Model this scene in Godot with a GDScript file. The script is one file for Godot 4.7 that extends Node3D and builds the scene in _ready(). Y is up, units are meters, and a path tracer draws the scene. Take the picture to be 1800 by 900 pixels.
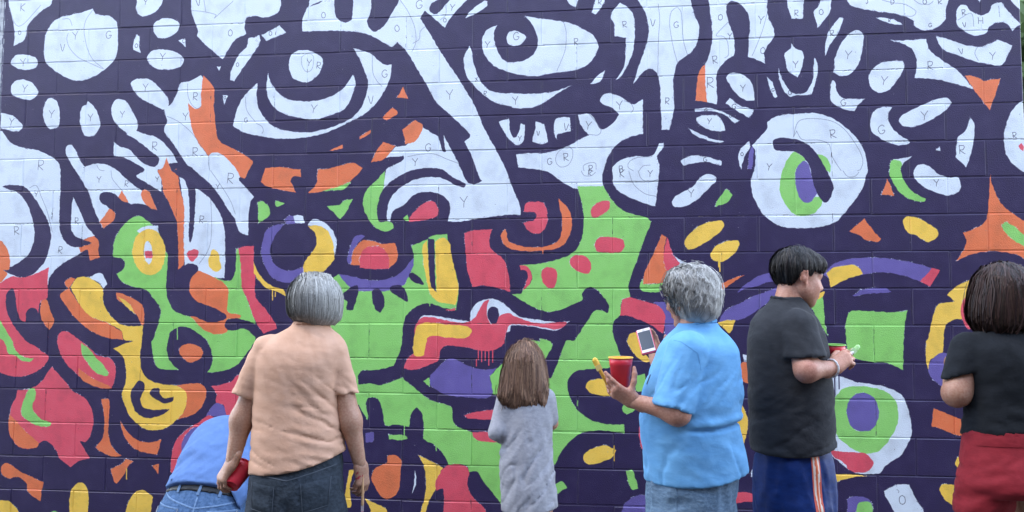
extends Node3D
# A block wall with a half-finished painted mural, and six people at work in front of it.
# Units are metres; the wall's face lies in the plane z = 0, x runs along it.

const COURSE := 0.2032
const BLOCK := 0.4064
const WALL_LEFT := -0.6096
const WALL_RIGHT := 5.4864
const COURSES := 18
# the two pictures that hold the paint: left half and right half of the wall
const PAINT_LOW := 0.06
const PAINT_TALL := 3.62
const PAINT_WIDE := 3.3
const PAINT_FROM := [-0.66, 2.24]
const SIDE := 2048

var M := {}
var coats := []          # the two Images
var rng := RandomNumberGenerator.new()
var wobble := FastNoiseLite.new()
var patchy := FastNoiseLite.new()
var cloth := FastNoiseLite.new()
var taken := {}
var PAINT := {
	"D": Color8(44, 34, 73), "W": Color8(216, 225, 233), "R": Color8(222, 80, 96), "O": Color8(228, 118, 72), "G": Color8(140, 206, 104),
	"Y": Color8(246, 200, 80), "V": Color8(104, 92, 158), "w": Color8(216, 225, 233),
}


func _ready() -> void:
	rng.seed = 11
	set_the_light()
	materials()
	paint_mural()
	block_wall()
	surroundings()
	people()


func set_the_light() -> void:
	var cam := Camera3D.new()
	cam.name = "camera"
	add_child(cam)
	cam.position = Vector3(3.29398, 1.485, 5.09174)
	cam.rotation = Vector3(0.064229, 0.121650, 0.00211)
	cam.fov = rad_to_deg(2.0 * atan(450.0 / 1560.0))
	cam.near = 0.05
	cam.far = 400.0
	cam.current = true

	var env := Environment.new()
	env.background_mode = Environment.BG_SKY
	var sky := Sky.new()
	var air := ProceduralSkyMaterial.new()
	air.sky_top_color = Color(0.52, 0.57, 0.66)
	air.sky_horizon_color = Color(0.90, 0.94, 0.98)
	air.sky_curve = 0.2
	air.ground_bottom_color = Color(0.2, 0.2, 0.2)
	air.ground_horizon_color = Color(0.5, 0.52, 0.54)
	air.sky_energy_multiplier = 2.0
	sky.sky_material = air
	env.sky = sky
	env.tonemap_mode = Environment.TONE_MAPPER_LINEAR
	env.tonemap_exposure = 2.25
	env.ssao_enabled = true
	env.ssil_enabled = true
	env.sdfgi_enabled = true
	var we := WorldEnvironment.new()
	we.name = "environment"
	we.environment = env
	add_child(we)

	var sun := DirectionalLight3D.new()
	sun.name = "sun"
	sun.light_energy = 0.22
	sun.light_color = Color(1.0, 0.95, 0.88)
	sun.light_angular_distance = 14.0
	sun.shadow_enabled = true
	add_child(sun)
	sun.look_at_from_position(Vector3(-5, 10, 2.2), Vector3.ZERO)


# ------------------------------------------------------------------ names and groups

func numbered(called: String) -> String:
	if not taken.has(called):
		taken[called] = 0
		return called
	taken[called] += 1
	return "%s_%03d" % [called, taken[called]]


func tag(o: Node, label: String, category: String, group := "") -> void:
	o.set_meta("label", label)
	o.set_meta("category", category)
	if group:
		o.set_meta("group", group)


func thing(called: String, label: String, category: String, at := Vector3.ZERO, turn := 0.0, group := "") -> Node3D:
	var o := Node3D.new()
	o.name = numbered(called)
	add_child(o)
	o.position = at
	o.rotation.y = turn
	tag(o, label, category, group)
	return o


func part(called: String, mesh: Mesh, mat: Material, parent: Node, at := Vector3.ZERO) -> MeshInstance3D:
	var o := MeshInstance3D.new()
	o.name = called
	o.mesh = mesh
	if mat:
		o.material_override = mat
	o.position = at
	o.cast_shadow = GeometryInstance3D.SHADOW_CASTING_SETTING_ON
	parent.add_child(o, true)
	return o


func structure(called: String, mesh: Mesh, mat: Material, at := Vector3.ZERO) -> MeshInstance3D:
	var o := part(numbered(called), mesh, mat, self, at)
	o.set_meta("kind", "structure")
	return o


# ------------------------------------------------------------------ materials

func plain(c: Color, rough: float, spec := 0.5) -> StandardMaterial3D:
	var m := StandardMaterial3D.new()
	m.albedo_color = c
	m.roughness = rough
	m.metallic_specular = spec
	return m


func noise_map(freq: float, kind: int, seed_: int, size := 512) -> NoiseTexture2D:
	var n := FastNoiseLite.new()
	n.seed = seed_
	n.noise_type = kind
	n.frequency = freq
	n.fractal_octaves = 3
	var t := NoiseTexture2D.new()
	t.width = size
	t.height = size
	t.seamless = true
	t.noise = n
	return t


func relief(freq: float, kind: int, seed_: int, strength: float, size := 512) -> NoiseTexture2D:
	var t := noise_map(freq, kind, seed_, size)
	t.as_normal_map = true
	t.bump_strength = strength
	return t


func tones(freq: float, seed_: int, a: Color, b: Color, size := 512, kind := FastNoiseLite.TYPE_SIMPLEX_SMOOTH) -> NoiseTexture2D:
	var t := noise_map(freq, kind, seed_, size)
	var g := Gradient.new()
	g.set_color(0, a)
	g.set_color(1, b)
	g.set_offset(0, 0.25)
	g.set_offset(1, 0.75)
	t.color_ramp = g
	return t


func woven(a: Color, b: Color, seed_: int, freq := 0.02, per_metre := 3.0, bump := 1.2, rough := 0.9) -> StandardMaterial3D:
	var m := StandardMaterial3D.new()
	m.albedo_texture = tones(freq, seed_, a, b)
	m.normal_enabled = true
	m.normal_texture = wrinkle_map
	m.normal_scale = bump * 0.5
	m.uv1_triplanar = true
	m.uv1_scale = Vector3(0.75, 1.15, 0.75) * per_metre
	m.roughness = rough
	m.metallic_specular = 0.3
	m.rim_enabled = true
	m.rim = 0.1
	return m


var wrinkle_map: NoiseTexture2D


func materials() -> void:
	# creases in cloth: ridged, bent noise
	wrinkle_map = relief(0.006, FastNoiseLite.TYPE_SIMPLEX_SMOOTH, 5, 14.0, 1024)
	var crease: FastNoiseLite = wrinkle_map.noise
	crease.fractal_type = FastNoiseLite.FRACTAL_RIDGED
	crease.fractal_octaves = 3
	crease.fractal_gain = 0.45
	crease.domain_warp_enabled = true
	crease.domain_warp_amplitude = 40.0
	crease.domain_warp_frequency = 0.008
	cloth.seed = 21
	cloth.noise_type = FastNoiseLite.TYPE_SIMPLEX_SMOOTH
	cloth.frequency = 1.0
	cloth.fractal_octaves = 2
	wobble.seed = 4
	wobble.noise_type = FastNoiseLite.TYPE_SIMPLEX
	wobble.frequency = 0.022
	wobble.fractal_octaves = 3
	patchy.seed = 9
	patchy.frequency = 0.013
	M.asphalt = StandardMaterial3D.new()
	M.asphalt.albedo_texture = tones(0.05, 31, Color8(56, 56, 57), Color8(76, 75, 73))
	M.asphalt.normal_enabled = true
	M.asphalt.normal_texture = relief(0.2, FastNoiseLite.TYPE_CELLULAR, 32, 3.0)
	M.asphalt.uv1_triplanar = true
	M.asphalt.uv1_world_triplanar = true
	M.asphalt.uv1_scale = Vector3.ONE * 0.7
	M.asphalt.roughness = 0.95
	M.grass = plain(Color8(70, 92, 44), 0.9)
	M.siding = woven(Color8(196, 200, 202), Color8(210, 213, 214), 41, 0.02, 1.0, 0.5, 0.7)
	M.metal_cap = plain(Color8(170, 172, 172), 0.45)
	M.bare_block = woven(Color8(150, 148, 142), Color8(176, 173, 166), 43, 0.05, 1.5, 2.0, 0.95)
	M.bark = woven(Color8(70, 58, 48), Color8(98, 84, 70), 44, 0.08, 2.0, 3.0, 0.95)
	M.skin = skin_material()
	M.hair = hair_material()
	M.thread = plain(Color8(122, 130, 142), 0.9)
	M.thread_dark = plain(Color8(74, 82, 92), 0.9)
	M.blue_thread = plain(Color8(88, 146, 196), 0.9)
	M.leaf = plain(Color8(74, 104, 48), 0.7)
	M.leaf.vertex_color_use_as_albedo = true
	M.leaf.albedo_color = Color.WHITE
	M.leaf.backlight_enabled = true
	M.leaf.backlight = Color(0.12, 0.2, 0.05)


# ------------------------------------------------------------------ the paint on the wall

func texel(half: int, x: float, y: float) -> Vector2:
	return Vector2((x - PAINT_FROM[half]) / PAINT_WIDE * SIDE, (PAINT_LOW + PAINT_TALL - y) / PAINT_TALL * SIDE)


func outline(text: String, closed: bool, step := 0.012) -> PackedVector2Array:
	# control points in millimetres; «!» marks a corner; the rest is a smooth curve
	var p := PackedVector2Array()
	var sharp := []
	for w in text.split(" ", false):
		var c := w.ends_with("!")
		var xy := w.trim_suffix("!").split(",")
		p.append(Vector2(float(xy[0]), float(xy[1])) / 1000.0)
		sharp.append(c)
	var n := p.size()
	var out := PackedVector2Array()
	var last := n if closed else n - 1
	for i in last:
		var b := p[i]
		var c := p[(i + 1) % n]
		var a := p[(i - 1 + n) % n]
		var d := p[(i + 2) % n]
		if sharp[i] or (not closed and i == 0):
			a = b + (b - c) * 0.3
		if sharp[(i + 1) % n] or (not closed and i == last - 1):
			d = c + (c - b) * 0.3
		var k := maxi(1, int(b.distance_to(c) / step))
		# tangents kept short so that long-short neighbours do not overshoot
		var len_bc := b.distance_to(c)
		var m0 := (c - a) * 0.5
		var m1 := (d - b) * 0.5
		m0 = m0.limit_length(len_bc)
		m1 = m1.limit_length(len_bc)
		for j in k:
			var t := float(j) / k
			var t2 := t * t
			var t3 := t2 * t
			out.append((2 * t3 - 3 * t2 + 1) * b + (t3 - 2 * t2 + t) * m0 + (-2 * t3 + 3 * t2) * c + (t3 - t2) * m1)
	if not closed:
		out.append(p[n - 1])
	return out


func fill(half: int, shape: PackedVector2Array, color: Color) -> void:
	var img: Image = coats[half]
	var q := PackedVector2Array()
	var lo := 1e9
	var hi := -1e9
	var left := 1e9
	var right := -1e9
	for v in shape:
		var t := texel(half, v.x, v.y)
		q.append(t)
		lo = minf(lo, t.y)
		hi = maxf(hi, t.y)
		left = minf(left, t.x)
		right = maxf(right, t.x)
	if right < 0 or left > SIDE:
		return
	var y0 := maxi(0, int(lo))
	var y1 := mini(SIDE - 1, int(hi) + 1)
	if y1 < y0:
		return
	var rows := []
	rows.resize(y1 - y0 + 1)
	for i in rows.size():
		rows[i] = PackedFloat32Array()
	var n := q.size()
	for i in n:
		var a := q[i]
		var b := q[(i + 1) % n]
		if a.y > b.y:
			var s := a
			a = b
			b = s
		var ya := maxi(y0, ceili(a.y - 0.5))
		var yb := mini(y1, ceili(b.y - 0.5) - 1)
		if yb < ya:
			continue
		var slope := (b.x - a.x) / (b.y - a.y)
		for y in range(ya, yb + 1):
			rows[y - y0].append(a.x + (y + 0.5 - a.y) * slope)
	for i in rows.size():
		var r: PackedFloat32Array = rows[i]
		r.sort()
		for k in range(0, r.size() - 1, 2):
			var xa := clampi(roundi(r[k]), 0, SIDE)
			var xb := clampi(roundi(r[k + 1]), 0, SIDE)
			if xb > xa:
				img.fill_rect(Rect2i(xa, y0 + i, xb - xa, 1), color)


func dab(x: float, y: float, w: float, h: float, color: Color) -> void:
	for half in 2:
		var t := texel(half, x, y)
		if t.x < -20 or t.x > SIDE + 20:
			continue
		var img: Image = coats[half]
		img.fill_rect(Rect2i(int(t.x - w * 310), int(t.y - h * 280), maxi(1, int(w * 620)), maxi(1, int(h * 565))), color)


func paint(kind: String, text: String) -> void:
	var color: Color = PAINT[kind]
	var shape := outline(text, true, 0.006)
	var n := shape.size()
	# a hand-held brush: the edge wanders by a couple of millimetres
	for i in n:
		var v := shape[i] * 1000.0
		shape[i] += Vector2(wobble.get_noise_2d(v.x, v.y), wobble.get_noise_2d(v.y + 5000.0, v.x)) * 0.0034
	if kind in "ROGYV":
		# slivers of white primer left between the colour and the outline
		for i in n:
			var v := shape[i]
			var g := patchy.get_noise_2d(v.x * 700.0, v.y * 700.0)
			if g > 0.16 or rng.randf() < 0.04:
				var s := rng.randf_range(0.0022, 0.0055)
				dab(v.x + rng.randf_range(-0.002, 0.002), v.y + rng.randf_range(-0.002, 0.002), s, s, PAINT.W)
	for half in 2:
		fill(half, shape, color.lightened(rng.randf_range(0.0, 0.03)))
	if kind in "ROGY":
		# brush marks: slightly thinner and thicker strokes inside the shape
		var box := Rect2(shape[0], Vector2.ZERO)
		for v in shape:
			box = box.expand(v)
		for i in mini(400, int(box.get_area() * 5000.0)):
			var v := box.position + Vector2(rng.randf(), rng.randf()) * box.size
			var w := rng.randf_range(0.006, 0.016)
			if Geometry2D.is_point_in_polygon(v + Vector2(w, 0), shape) and Geometry2D.is_point_in_polygon(v - Vector2(w, 0), shape):
				dab(v.x, v.y, w, rng.randf_range(0.002, 0.004), color.lerp(Color.WHITE, rng.randf_range(0.02, 0.07)) if rng.randf() < 0.6 else color.darkened(rng.randf_range(0.02, 0.06)))
	if kind == "W":
		# the outline's colour dragged over the edge by a dry brush
		for i in n:
			var v := shape[i]
			if patchy.get_noise_2d(v.x * 900.0 + 300.0, v.y * 900.0) > 0.24:
				for k in 3:
					dab(v.x + rng.randfn(0.0, 0.0035), v.y + rng.randfn(0.0, 0.0035), rng.randf_range(0.001, 0.004), rng.randf_range(0.001, 0.0022), PAINT.D if rng.randf() < 0.6 else PAINT.W)
	elif kind == "R":
		# thin coat: the primer shows through in specks near the edge
		for i in n:
			var v := shape[i]
			if rng.randf() < 0.45:
				dab(v.x + rng.randfn(0.0, 0.012), v.y + rng.randfn(0.0, 0.012), 0.0018, 0.0018, PAINT.W.lerp(PAINT.R, 0.4))


func line(points: PackedVector2Array, width: float, color: Color, strength: float) -> void:
	for half in 2:
		var img: Image = coats[half]
		for i in points.size() - 1:
			var a := texel(half, points[i].x, points[i].y)
			var b := texel(half, points[i + 1].x, points[i + 1].y)
			var k := maxi(1, int(a.distance_to(b)))
			for j in k:
				var t := a.lerp(b, float(j) / k)
				for ox in int(width):
					for oy in int(width):
						var x := int(t.x) + ox
						var y := int(t.y) + oy
						if x >= 0 and y >= 0 and x < SIDE and y < SIDE:
							var was := img.get_pixel(x, y)
							img.set_pixel(x, y, was.lerp(color, strength * (0.75 + 0.5 * rng.randf())))


func pencil(text: String) -> void:
	line(outline(text, false), 2.0, Color8(110, 116, 130), 0.45)


func drip(kind: String, text: String) -> void:
	line(outline(text, false), 4.0, PAINT[kind], 0.9)


# each letter as one or more pencil strokes in a unit box, y down
var STROKES := {
	"Y": ["-0.4,-0.5 -0.02,-0.02", "0.42,-0.5 0,0 -0.1,0.5"],
	"R": ["-0.3,-0.5 -0.32,0.5", "-0.3,-0.48 0.2,-0.45 0.3,-0.2 0.05,0.02 -0.3,0.05 0.35,0.5"],
	"G": ["0.35,-0.35 0.05,-0.5 -0.35,-0.25 -0.42,0.15 -0.15,0.48 0.25,0.4 0.4,0.1 0.05,0.1"],
	"O": ["0,-0.5 -0.36,-0.2 -0.33,0.3 0,0.5 0.36,0.25 0.33,-0.25 0.02,-0.5"],
	"V": ["-0.38,-0.5 0.0,0.5 0.38,-0.5"],
	"K": ["-0.3,-0.5 -0.3,0.5", "0.35,-0.5 -0.25,0 0.35,0.5"],
	"C": ["0.3,-0.35 0,-0.5 -0.33,-0.1 -0.2,0.4 0.1,0.5 0.32,0.35"],
	"X": ["-0.4,-0.3 0.4,0.3", "0.2,-0.5 -0.2,0.5"],
	"D": ["-0.3,-0.5 -0.3,0.5 0.3,0.3 0.35,-0.2 -0.3,-0.5"],
	"B": ["-0.3,-0.5 -0.3,0.5 0.25,0.4 0.2,0.05 -0.28,0 0.2,-0.1 0.2,-0.45 -0.3,-0.5"],
	"H": ["-0.35,-0.5 -0.35,0.5", "0.35,-0.5 0.35,0.5", "-0.35,0 0.35,0"],
	"J": ["0.2,-0.5 0.2,0.3 -0.1,0.5 -0.3,0.25"],
}


func letter(c: String, x: int, y: int, size: int) -> void:
	var tilt := rng.randf_range(-0.15, 0.1)
	for s in STROKES[c]:
		var text := ""
		for w in (s as String).split(" "):
			var xy := w.split(",")
			var v := Vector2(float(xy[0]) * 0.85, float(xy[1])).rotated(tilt) * size
			text += "%d,%d " % [x + roundi(v.x), y - roundi(v.y)]
		line(outline(text, false, 0.004), 2.0, Color8(66, 68, 80), 0.72)


func mottle() -> Image:
	# thin and thick places in the coat: a faint grey film, laid over the paint
	var n := FastNoiseLite.new()
	n.seed = 77
	n.frequency = 0.012
	n.fractal_octaves = 5
	var g := n.get_seamless_image(1024, 1024)
	g.convert(Image.FORMAT_L8)
	var src := g.get_data()
	var dst := PackedByteArray()
	dst.resize(src.size() * 4)
	for i in src.size():
		var v := src[i]
		var shade := 255 if v > 128 else 30
		dst[i * 4] = shade
		dst[i * 4 + 1] = shade
		dst[i * 4 + 2] = shade
		dst[i * 4 + 3] = mini(9 if v > 128 else 24, absi(v - 128) / (10 if v > 128 else 5))
	return Image.create_from_data(1024, 1024, false, Image.FORMAT_RGBA8, dst)


func joints_of(row: int) -> Array:
	var xs := [WALL_LEFT]
	var first := -1.0 if row % 2 == 1 else -0.5
	var x := first * BLOCK
	while x < WALL_RIGHT - 0.01:
		xs.append(x)
		x += BLOCK
	xs.append(WALL_RIGHT)
	return xs


func wear() -> void:
	# pin-holes the roller missed, and bare mortar along a few of the joints
	for i in 1500:
		var s := rng.randf_range(0.0015, 0.004)
		dab(rng.randf_range(WALL_LEFT, WALL_RIGHT), rng.randf_range(0.1, 3.6), s, s, Color8(66, 62, 66) if rng.randf() < 0.7 else Color8(150, 150, 150))
	for row in range(1, COURSES):
		var y := row * COURSE
		var x := WALL_LEFT
		while x < WALL_RIGHT:
			var w := rng.randf_range(0.03, 0.35)
			if rng.randf() < 0.22:
				var k := x
				while k < x + w:
					var bit := rng.randf_range(0.004, 0.03)
					if rng.randf() < 0.65:
						dab(k, y + rng.randf_range(-0.0035, 0.0035), bit, rng.randf_range(0.0012, 0.0035), Color8(58, 54, 58) if rng.randf() < 0.7 else Color8(128, 122, 112))
					k += bit
			x += w
		for xj in joints_of(row):
			if rng.randf() < 0.25:
				for k in 6:
					dab(xj + rng.randf_range(-0.003, 0.003), y + rng.randf() * COURSE, 0.002, rng.randf_range(0.006, 0.03), Color8(60, 56, 62))
	# unpainted edge of the corner blocks
	for k in 500:
		var y := rng.randf_range(0.1, 3.66)
		dab(-0.598 + rng.randf() * 0.016, y, 0.022, 0.03, Color8(186, 190, 192).lerp(Color8(150, 152, 156), rng.randf()))
	for k in 300:
		dab(-0.580 + rng.randfn(0.0, 0.002), rng.randf_range(0.1, 3.66), 0.005, 0.04, Color8(84, 84, 104))


func paint_mural() -> void:
	for half in 2:
		var img := Image.create(SIDE, SIDE, false, Image.FORMAT_RGBA8)
		img.fill(PAINT.D)
		coats.append(img)
	# --- upper left
	paint("W", "-563,3537! -258,3524! -261,3426 -330,3380 -410,3298 -433,3207 -506,3163! -505,3265 -515,3314 -552,3438")
	paint("W", "22,3384! 39,3353 87,3339 138,3331 184,3287 196,3190 187,3071 124,3001 37,2949 -63,2928 -166,2962 -271,3037 -297,3099 -296,3184 -280,3256 -218,3327 -104,3353 -28,3368")
	paint("W", "315,3499! 497,3491! 487,3420 463,3372 414,3332 346,3323 311,3367 314,3415")
	paint("W", "427,3254 453,3289 521,3304 584,3281 603,3262! 585,3218 537,3184 469,3180 437,3212")
	paint("W", "321,3210! 337,3191 337,3137 349,3091! 302,3109! 299,3151 309,3186")
	paint("W", "593,3162! 636,3174! 644,3115!")
	paint("W", "391,3058 421,3099 483,3108 570,3091 631,3044 610,2997 536,2979 449,2990 411,3021")
	paint("W", "-524,3058 -487,3105 -415,3103 -363,3089 -340,3064 -350,3022 -412,3008 -470,3017 -510,3039")
	paint("W", "-514,2893 -493,2935 -435,2946 -376,2926 -329,2870 -340,2834 -385,2814 -456,2831 -506,2857")
	paint("W", "-289,2724 -275,2796 -244,2823 -198,2800 -177,2733 -178,2650 -192,2635 -240,2627 -270,2664")
	paint("W", "-40,2706 -32,2754 -1,2777 7,2794 50,2763 84,2703 96,2643 75,2596 38,2573 -7,2586 -34,2646")
	paint("W", "167,2748 181,2790 212,2804 263,2787 308,2721 342,2649 337,2602 309,2570 256,2604 198,2652 172,2701")
	paint("W", "-607,2738! -562,2735 -490,2715 -437,2668 -423,2646 -454,2616 -512,2624 -603,2648!")
	paint("W", "293,2906 339,2928 414,2920 490,2858 542,2786 537,2745 513,2730 431,2765 355,2809 310,2858")
	paint("W", "677,3483! 675,3340 721,3213 716,3183 804,3097 885,3033! 902,3064 961,3151 1033,3184! 1020,3231 1031,3284 1085,3294 1164,3283 1242,3329 1245,3459!")
	paint("W", "1046,3160! 1092,3164 1112,3175 1125,3139! 1090,3076 1025,2990 961,2892! 933,2904! 941,2963 988,3056 1037,3107")
	paint("W", "847,2987! 874,2989! 862,2963!")
	paint("W", "890,2812! 924,2805! 898,2750!")
	paint("W", "747,2939! 674,2903 613,2890 590,2820 555,2762 516,2727 536,2656 516,2598 599,2490 663,2395 701,2365 763,2312 850,2235 937,2112 987,2043 1018,1968 1073,1948! 1070,2065 1080,2145 1103,2183! 1011,2279 1005,2296! 1063,2376 867,2508 829,2813!")
	paint("O", "761,2939! 822,2872 835,2837 835,2743 846,2649 860,2549 885,2519 989,2465 1087,2399 1066,2341! 1064,2336! 1041,2296 1011,2308! 992,2343 930,2413 868,2455 826,2453 806,2433! 783,2463 733,2528 694,2617 677,2700 669,2765! 703,2734 740,2731 751,2757 751,2851")
	paint("W", "190,2534! 192,2451! 255,2438 324,2407 394,2359 346,2319 434,2265 509,2222! 507,2293 481,2352 505,2363 559,2395 611,2396! 569,2467 481,2551 375,2586! 312,2602")
	paint("D", "175,2606! 250,2592 351,2536 434,2473 484,2434 485,2396 455,2376 399,2394 332,2446 293,2488 240,2503 183,2540!")
	paint("W", "-561,2622! -496,2543 -404,2511 -308,2491 -197,2435 -160,2381 -157,2291 -154,2126 -153,2019 -129,1948 -83,1895 -19,1883! 25,1871! -36,1830 -122,1784 -171,1743 -205,1702! -212,1655! -535,1632! -586,1632! -617,2371! -628,2624!")
	paint("D", "-542,2268 -485,2279 -395,2265 -328,2199 -247,2079 -208,1984 -212,1890 -243,1796 -309,1726 -372,1700 -436,1709 -520,1744! -426,1785 -352,1844 -320,1926 -321,2009 -364,2140 -431,2224 -496,2249")
	paint("W", "-69,2199! -28,2124 26,2018 84,1956! 10,1933! -47,1954 -74,2007 -75,2125")
	paint("O", "10,1930! 78,1955! 114,1917 112,1859 122,1821! 58,1803! 40,1871! -6,1854! -19,1883! 36,1898 67,1911!")
	paint("W", "-6,2381! 44,2397 94,2403 163,2390 220,2356 310,2278 379,2233 449,2177 488,2106! 400,2145 314,2146 204,2104 132,2005! 93,2076 58,2158 31,2229 -16,2301 -55,2361!")
	paint("W", "-130,2493 -118,2519 -89,2521 -60,2486 -35,2432 0,2384! -16,2313! -62,2367 -93,2415 -120,2457")
	paint("O", "113,2040! 154,2092 178,2122 214,2092 205,2051 143,1999!")
	paint("O", "249,2232! 282,2191 304,2141! 271,2146 226,2180!")
	paint("O", "380,2218 398,2238 429,2224 455,2177 485,2108! 438,2124 394,2166")
	paint("D", "104,2193 119,2219 156,2225 213,2209 258,2167 314,2143 254,2091 204,2104 153,2139 115,2163")
	paint("W", "622,2326! 691,2266 815,2183 902,2067 929,1963 941,1693! 863,1693 839,1705 754,1740 704,1780 674,1769! 663,1884 659,2116 637,2232")
	paint("O", "481,2352! 513,2281 521,2222 560,2152 599,2070 619,2012 628,1884 632,1746! 668,1780 661,1942 661,2116 645,2186 624,2256 616,2338 603,2361! 573,2350 537,2433! 517,2374 481,2352!")
	paint("D", "567,2350! 628,2358 701,2336 763,2312 850,2235 937,2112 987,2043 1018,1968 1073,1948! 1074,1893! 1003,1870 998,1802 983,1699 953,1678 929,1699 930,1825 922,1974 896,2067 827,2171 753,2236 691,2266 641,2302")
	paint("D", "660,2290! 728,2260! 731,2138 725,1999 713,1918 701,1910 692,1965 696,2092 680,2232")
	# --- left middle
	paint("G", "372,2072 441,2031 504,1966 544,1862 563,1827 560,1723 557,1631 577,1551 627,1488 725,1457 834,1425 953,1437 1126,1426! 1128,1314! 1030,1183 937,1137 835,1125! 866,1204 831,1312 776,1355 702,1396 642,1396 594,1367 578,1310 576,1242 649,1140! 522,1150 483,1230 475,1310 484,1321 530,1493 485,1562 429,1620 342,1643 280,1666 235,1716! 277,1747 288,1782 269,1811 207,1823! 210,1899 239,1975 305,2050")
	paint("W", "359,1982! 405,2007 454,2013 494,2013! 502,1961! 454,1990 381,1970")
	paint("Y", "433,1994 504,1961 543,1885 540,1792 511,1735 450,1710 382,1741 339,1817 335,1875 357,1950")
	paint("W", "438,1918 462,1862 460,1804 442,1778 417,1805 407,1863 417,1909")
	paint("R", "414,1857! 462,1860! 463,1816! 420,1813!")
	paint("R", "688,1847 726,1866 757,1855 754,1824 722,1794 697,1812")
	paint("Y", "822,1797 836,1837 849,1866 883,1848 894,1802 907,1751 868,1731 831,1762")
	paint("G", "863,1697! 960,1674 994,1733 1000,1868! 1027,1870! 1033,1699 1044,1630 1094,1517 1129,1421! 953,1426 945,1539")
	paint("O", "708,1642 718,1700 760,1736 839,1705 918,1665 955,1613 952,1492 1012,1477 1036,1466 1030,1451 959,1449 942,1426 955,1375 884,1354 799,1385 750,1431 712,1468!")
	paint("D", "632,1746! 704,1780 753,1768 756,1734 713,1686 709,1608 759,1551 856,1517 940,1471 943,1446 846,1425 749,1457 627,1488 577,1551 557,1631 560,1723!")
	paint("D", "936,1414 953,1443 1001,1451 1072,1438 1132,1413! 1204,1348! 1134,1336! 1061,1387 978,1375 942,1392")
	paint("R", "1012,1872! 1062,1886 1110,1883! 1110,1778 1120,1698 1128,1579 1189,1506 1244,1432 1264,1391! 1180,1361! 1125,1438 1081,1551 1038,1642 1029,1767!")
	paint("Y", "1109,1795! 1125,1750 1167,1687 1233,1641 1299,1619 1317,1576! 1270,1607 1198,1628 1150,1670 1111,1721!")
	paint("W", "53,1696! 92,1717 133,1725 168,1678 175,1655 151,1632! 119,1666")
	paint("Y", "-64,1638! -31,1688 18,1704 81,1684 145,1632 154,1550 200,1469 288,1406 417,1403! 411,1309 402,1218 419,1127 482,1070 567,1051 646,1044 695,1016 712,960 686,881 681,864 651,846 598,800 515,776 430,792 355,853 310,932 293,988 312,1057 316,1126 301,1194 282,1228 228,1266! 304,1295 353,1309 297,1320 277,1372 177,1423 77,1458 12,1515 -34,1585")
	paint("O", "-103,1667 -69,1696 -34,1692! -73,1632! 12,1515 77,1458 189,1417 283,1366! 291,1318! 180,1331 67,1377 -35,1457 -101,1539 -133,1591 -79,1630!")
	paint("O", "235,1608! 295,1591 382,1550 414,1516 425,1424 411,1403! 396,1424 372,1470 284,1539 246,1562")
	paint("Y", "246,1582! 321,1539 365,1473! 297,1525")
	paint("D", "403,1072 434,1053 433,1013 412,956 438,911 511,898 601,906! 560,873 464,849 390,882 352,955 352,1012 373,1046")
	paint("D", "472,1002 495,1027 532,1025 539,992 569,969 627,978! 618,953 570,939 522,957 485,980")
	paint("O", "640,1044! 712,1056 783,1060 826,1029 827,984 799,916 740,870 651,844! 686,881 708,949 695,1016")
	paint("D", "578,1310 594,1367 642,1396 702,1396 776,1355 825,1312 863,1210 835,1131 722,1130 649,1142 593,1197 573,1253")
	paint("O", "652,1254 669,1286 723,1296 784,1277 803,1244 780,1204 726,1186 677,1209")
	paint("O", "-586,1940! -541,1928 -507,1892 -479,1833 -476,1756 -520,1744! -487,1721 -536,1662 -573,1632!")
	paint("R", "-585,1627! -536,1662 -461,1703 -372,1700 -284,1729 -213,1761! -218,1655 -215,1574 -258,1550 -271,1492 -259,1410 -196,1327! -266,1270 -195,1213 -218,1161 -298,1108 -385,1087 -461,1097 -564,1128!")
	paint("D", "-488,1597 -455,1630 -431,1597 -422,1527 -393,1445 -358,1425 -350,1486 -314,1513 -277,1492 -260,1422 -195,1323! -191,1219! -273,1270 -343,1305 -396,1357 -456,1433 -489,1515")
	paint("G", "-580,1491! -526,1433 -485,1374 -438,1304 -417,1252 -352,1206 -291,1201! -313,1183 -364,1183 -415,1217 -460,1228 -495,1304 -573,1339!")
	paint("O", "-258,1550! -221,1562 -193,1492 -166,1434 -192,1375! -221,1399 -255,1457")
	paint("R", "-142,1306 -125,1358 -76,1367 -31,1341 20,1307 83,1261 134,1221 209,1205 241,1165 249,1102 227,1022! 141,1026 40,1077 -49,1145 -114,1225 -140,1306")
	paint("G", "20,1295! 65,1267 123,1204 173,1159 202,1107 169,1099 113,1124 62,1180 22,1238")
	paint("V", "81,1267! 109,1238 165,1216! 122,1225")
	paint("O", "7,1145! 52,1111 127,1072 202,1044 227,1022! 141,1029 53,1060 12,1099")
	paint("R", "-168,1150! -135,1115 -70,1053 -31,1007 44,968 83,928 110,860 112,803 96,735 66,700 29,705 55,666 100,604! 33,586 -27,545! -103,605 -117,639 -182,701 -225,694 -261,659 -317,650 -380,668 -433,736 -436,805 -433,875 -428,909 -399,968 -394,1005! -306,1015 -233,1062 -186,1132")
	paint("O", "-438,857! -380,806 -321,750 -237,683 -280,653 -368,663 -427,725 -442,794")
	paint("G", "-319,1013! -275,1013 -273,958 -289,900 -237,838 -167,810 -170,790 -247,791 -324,825 -361,864 -355,922")
	paint("O", "159,958! 211,955 214,851 211,760 232,692 264,647 305,622! 241,616 166,645 131,669! 176,725 185,805 177,884")
	paint("O", "289,829! 320,784 371,734 432,707 493,708 555,723! 529,633! 446,645 373,672 316,739 293,795")
	paint("O", "235,539! 315,581 332,604 381,588! 352,570 323,513 276,454! 257,472")
	paint("O", "499,568! 542,580! 540,516!")
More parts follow.
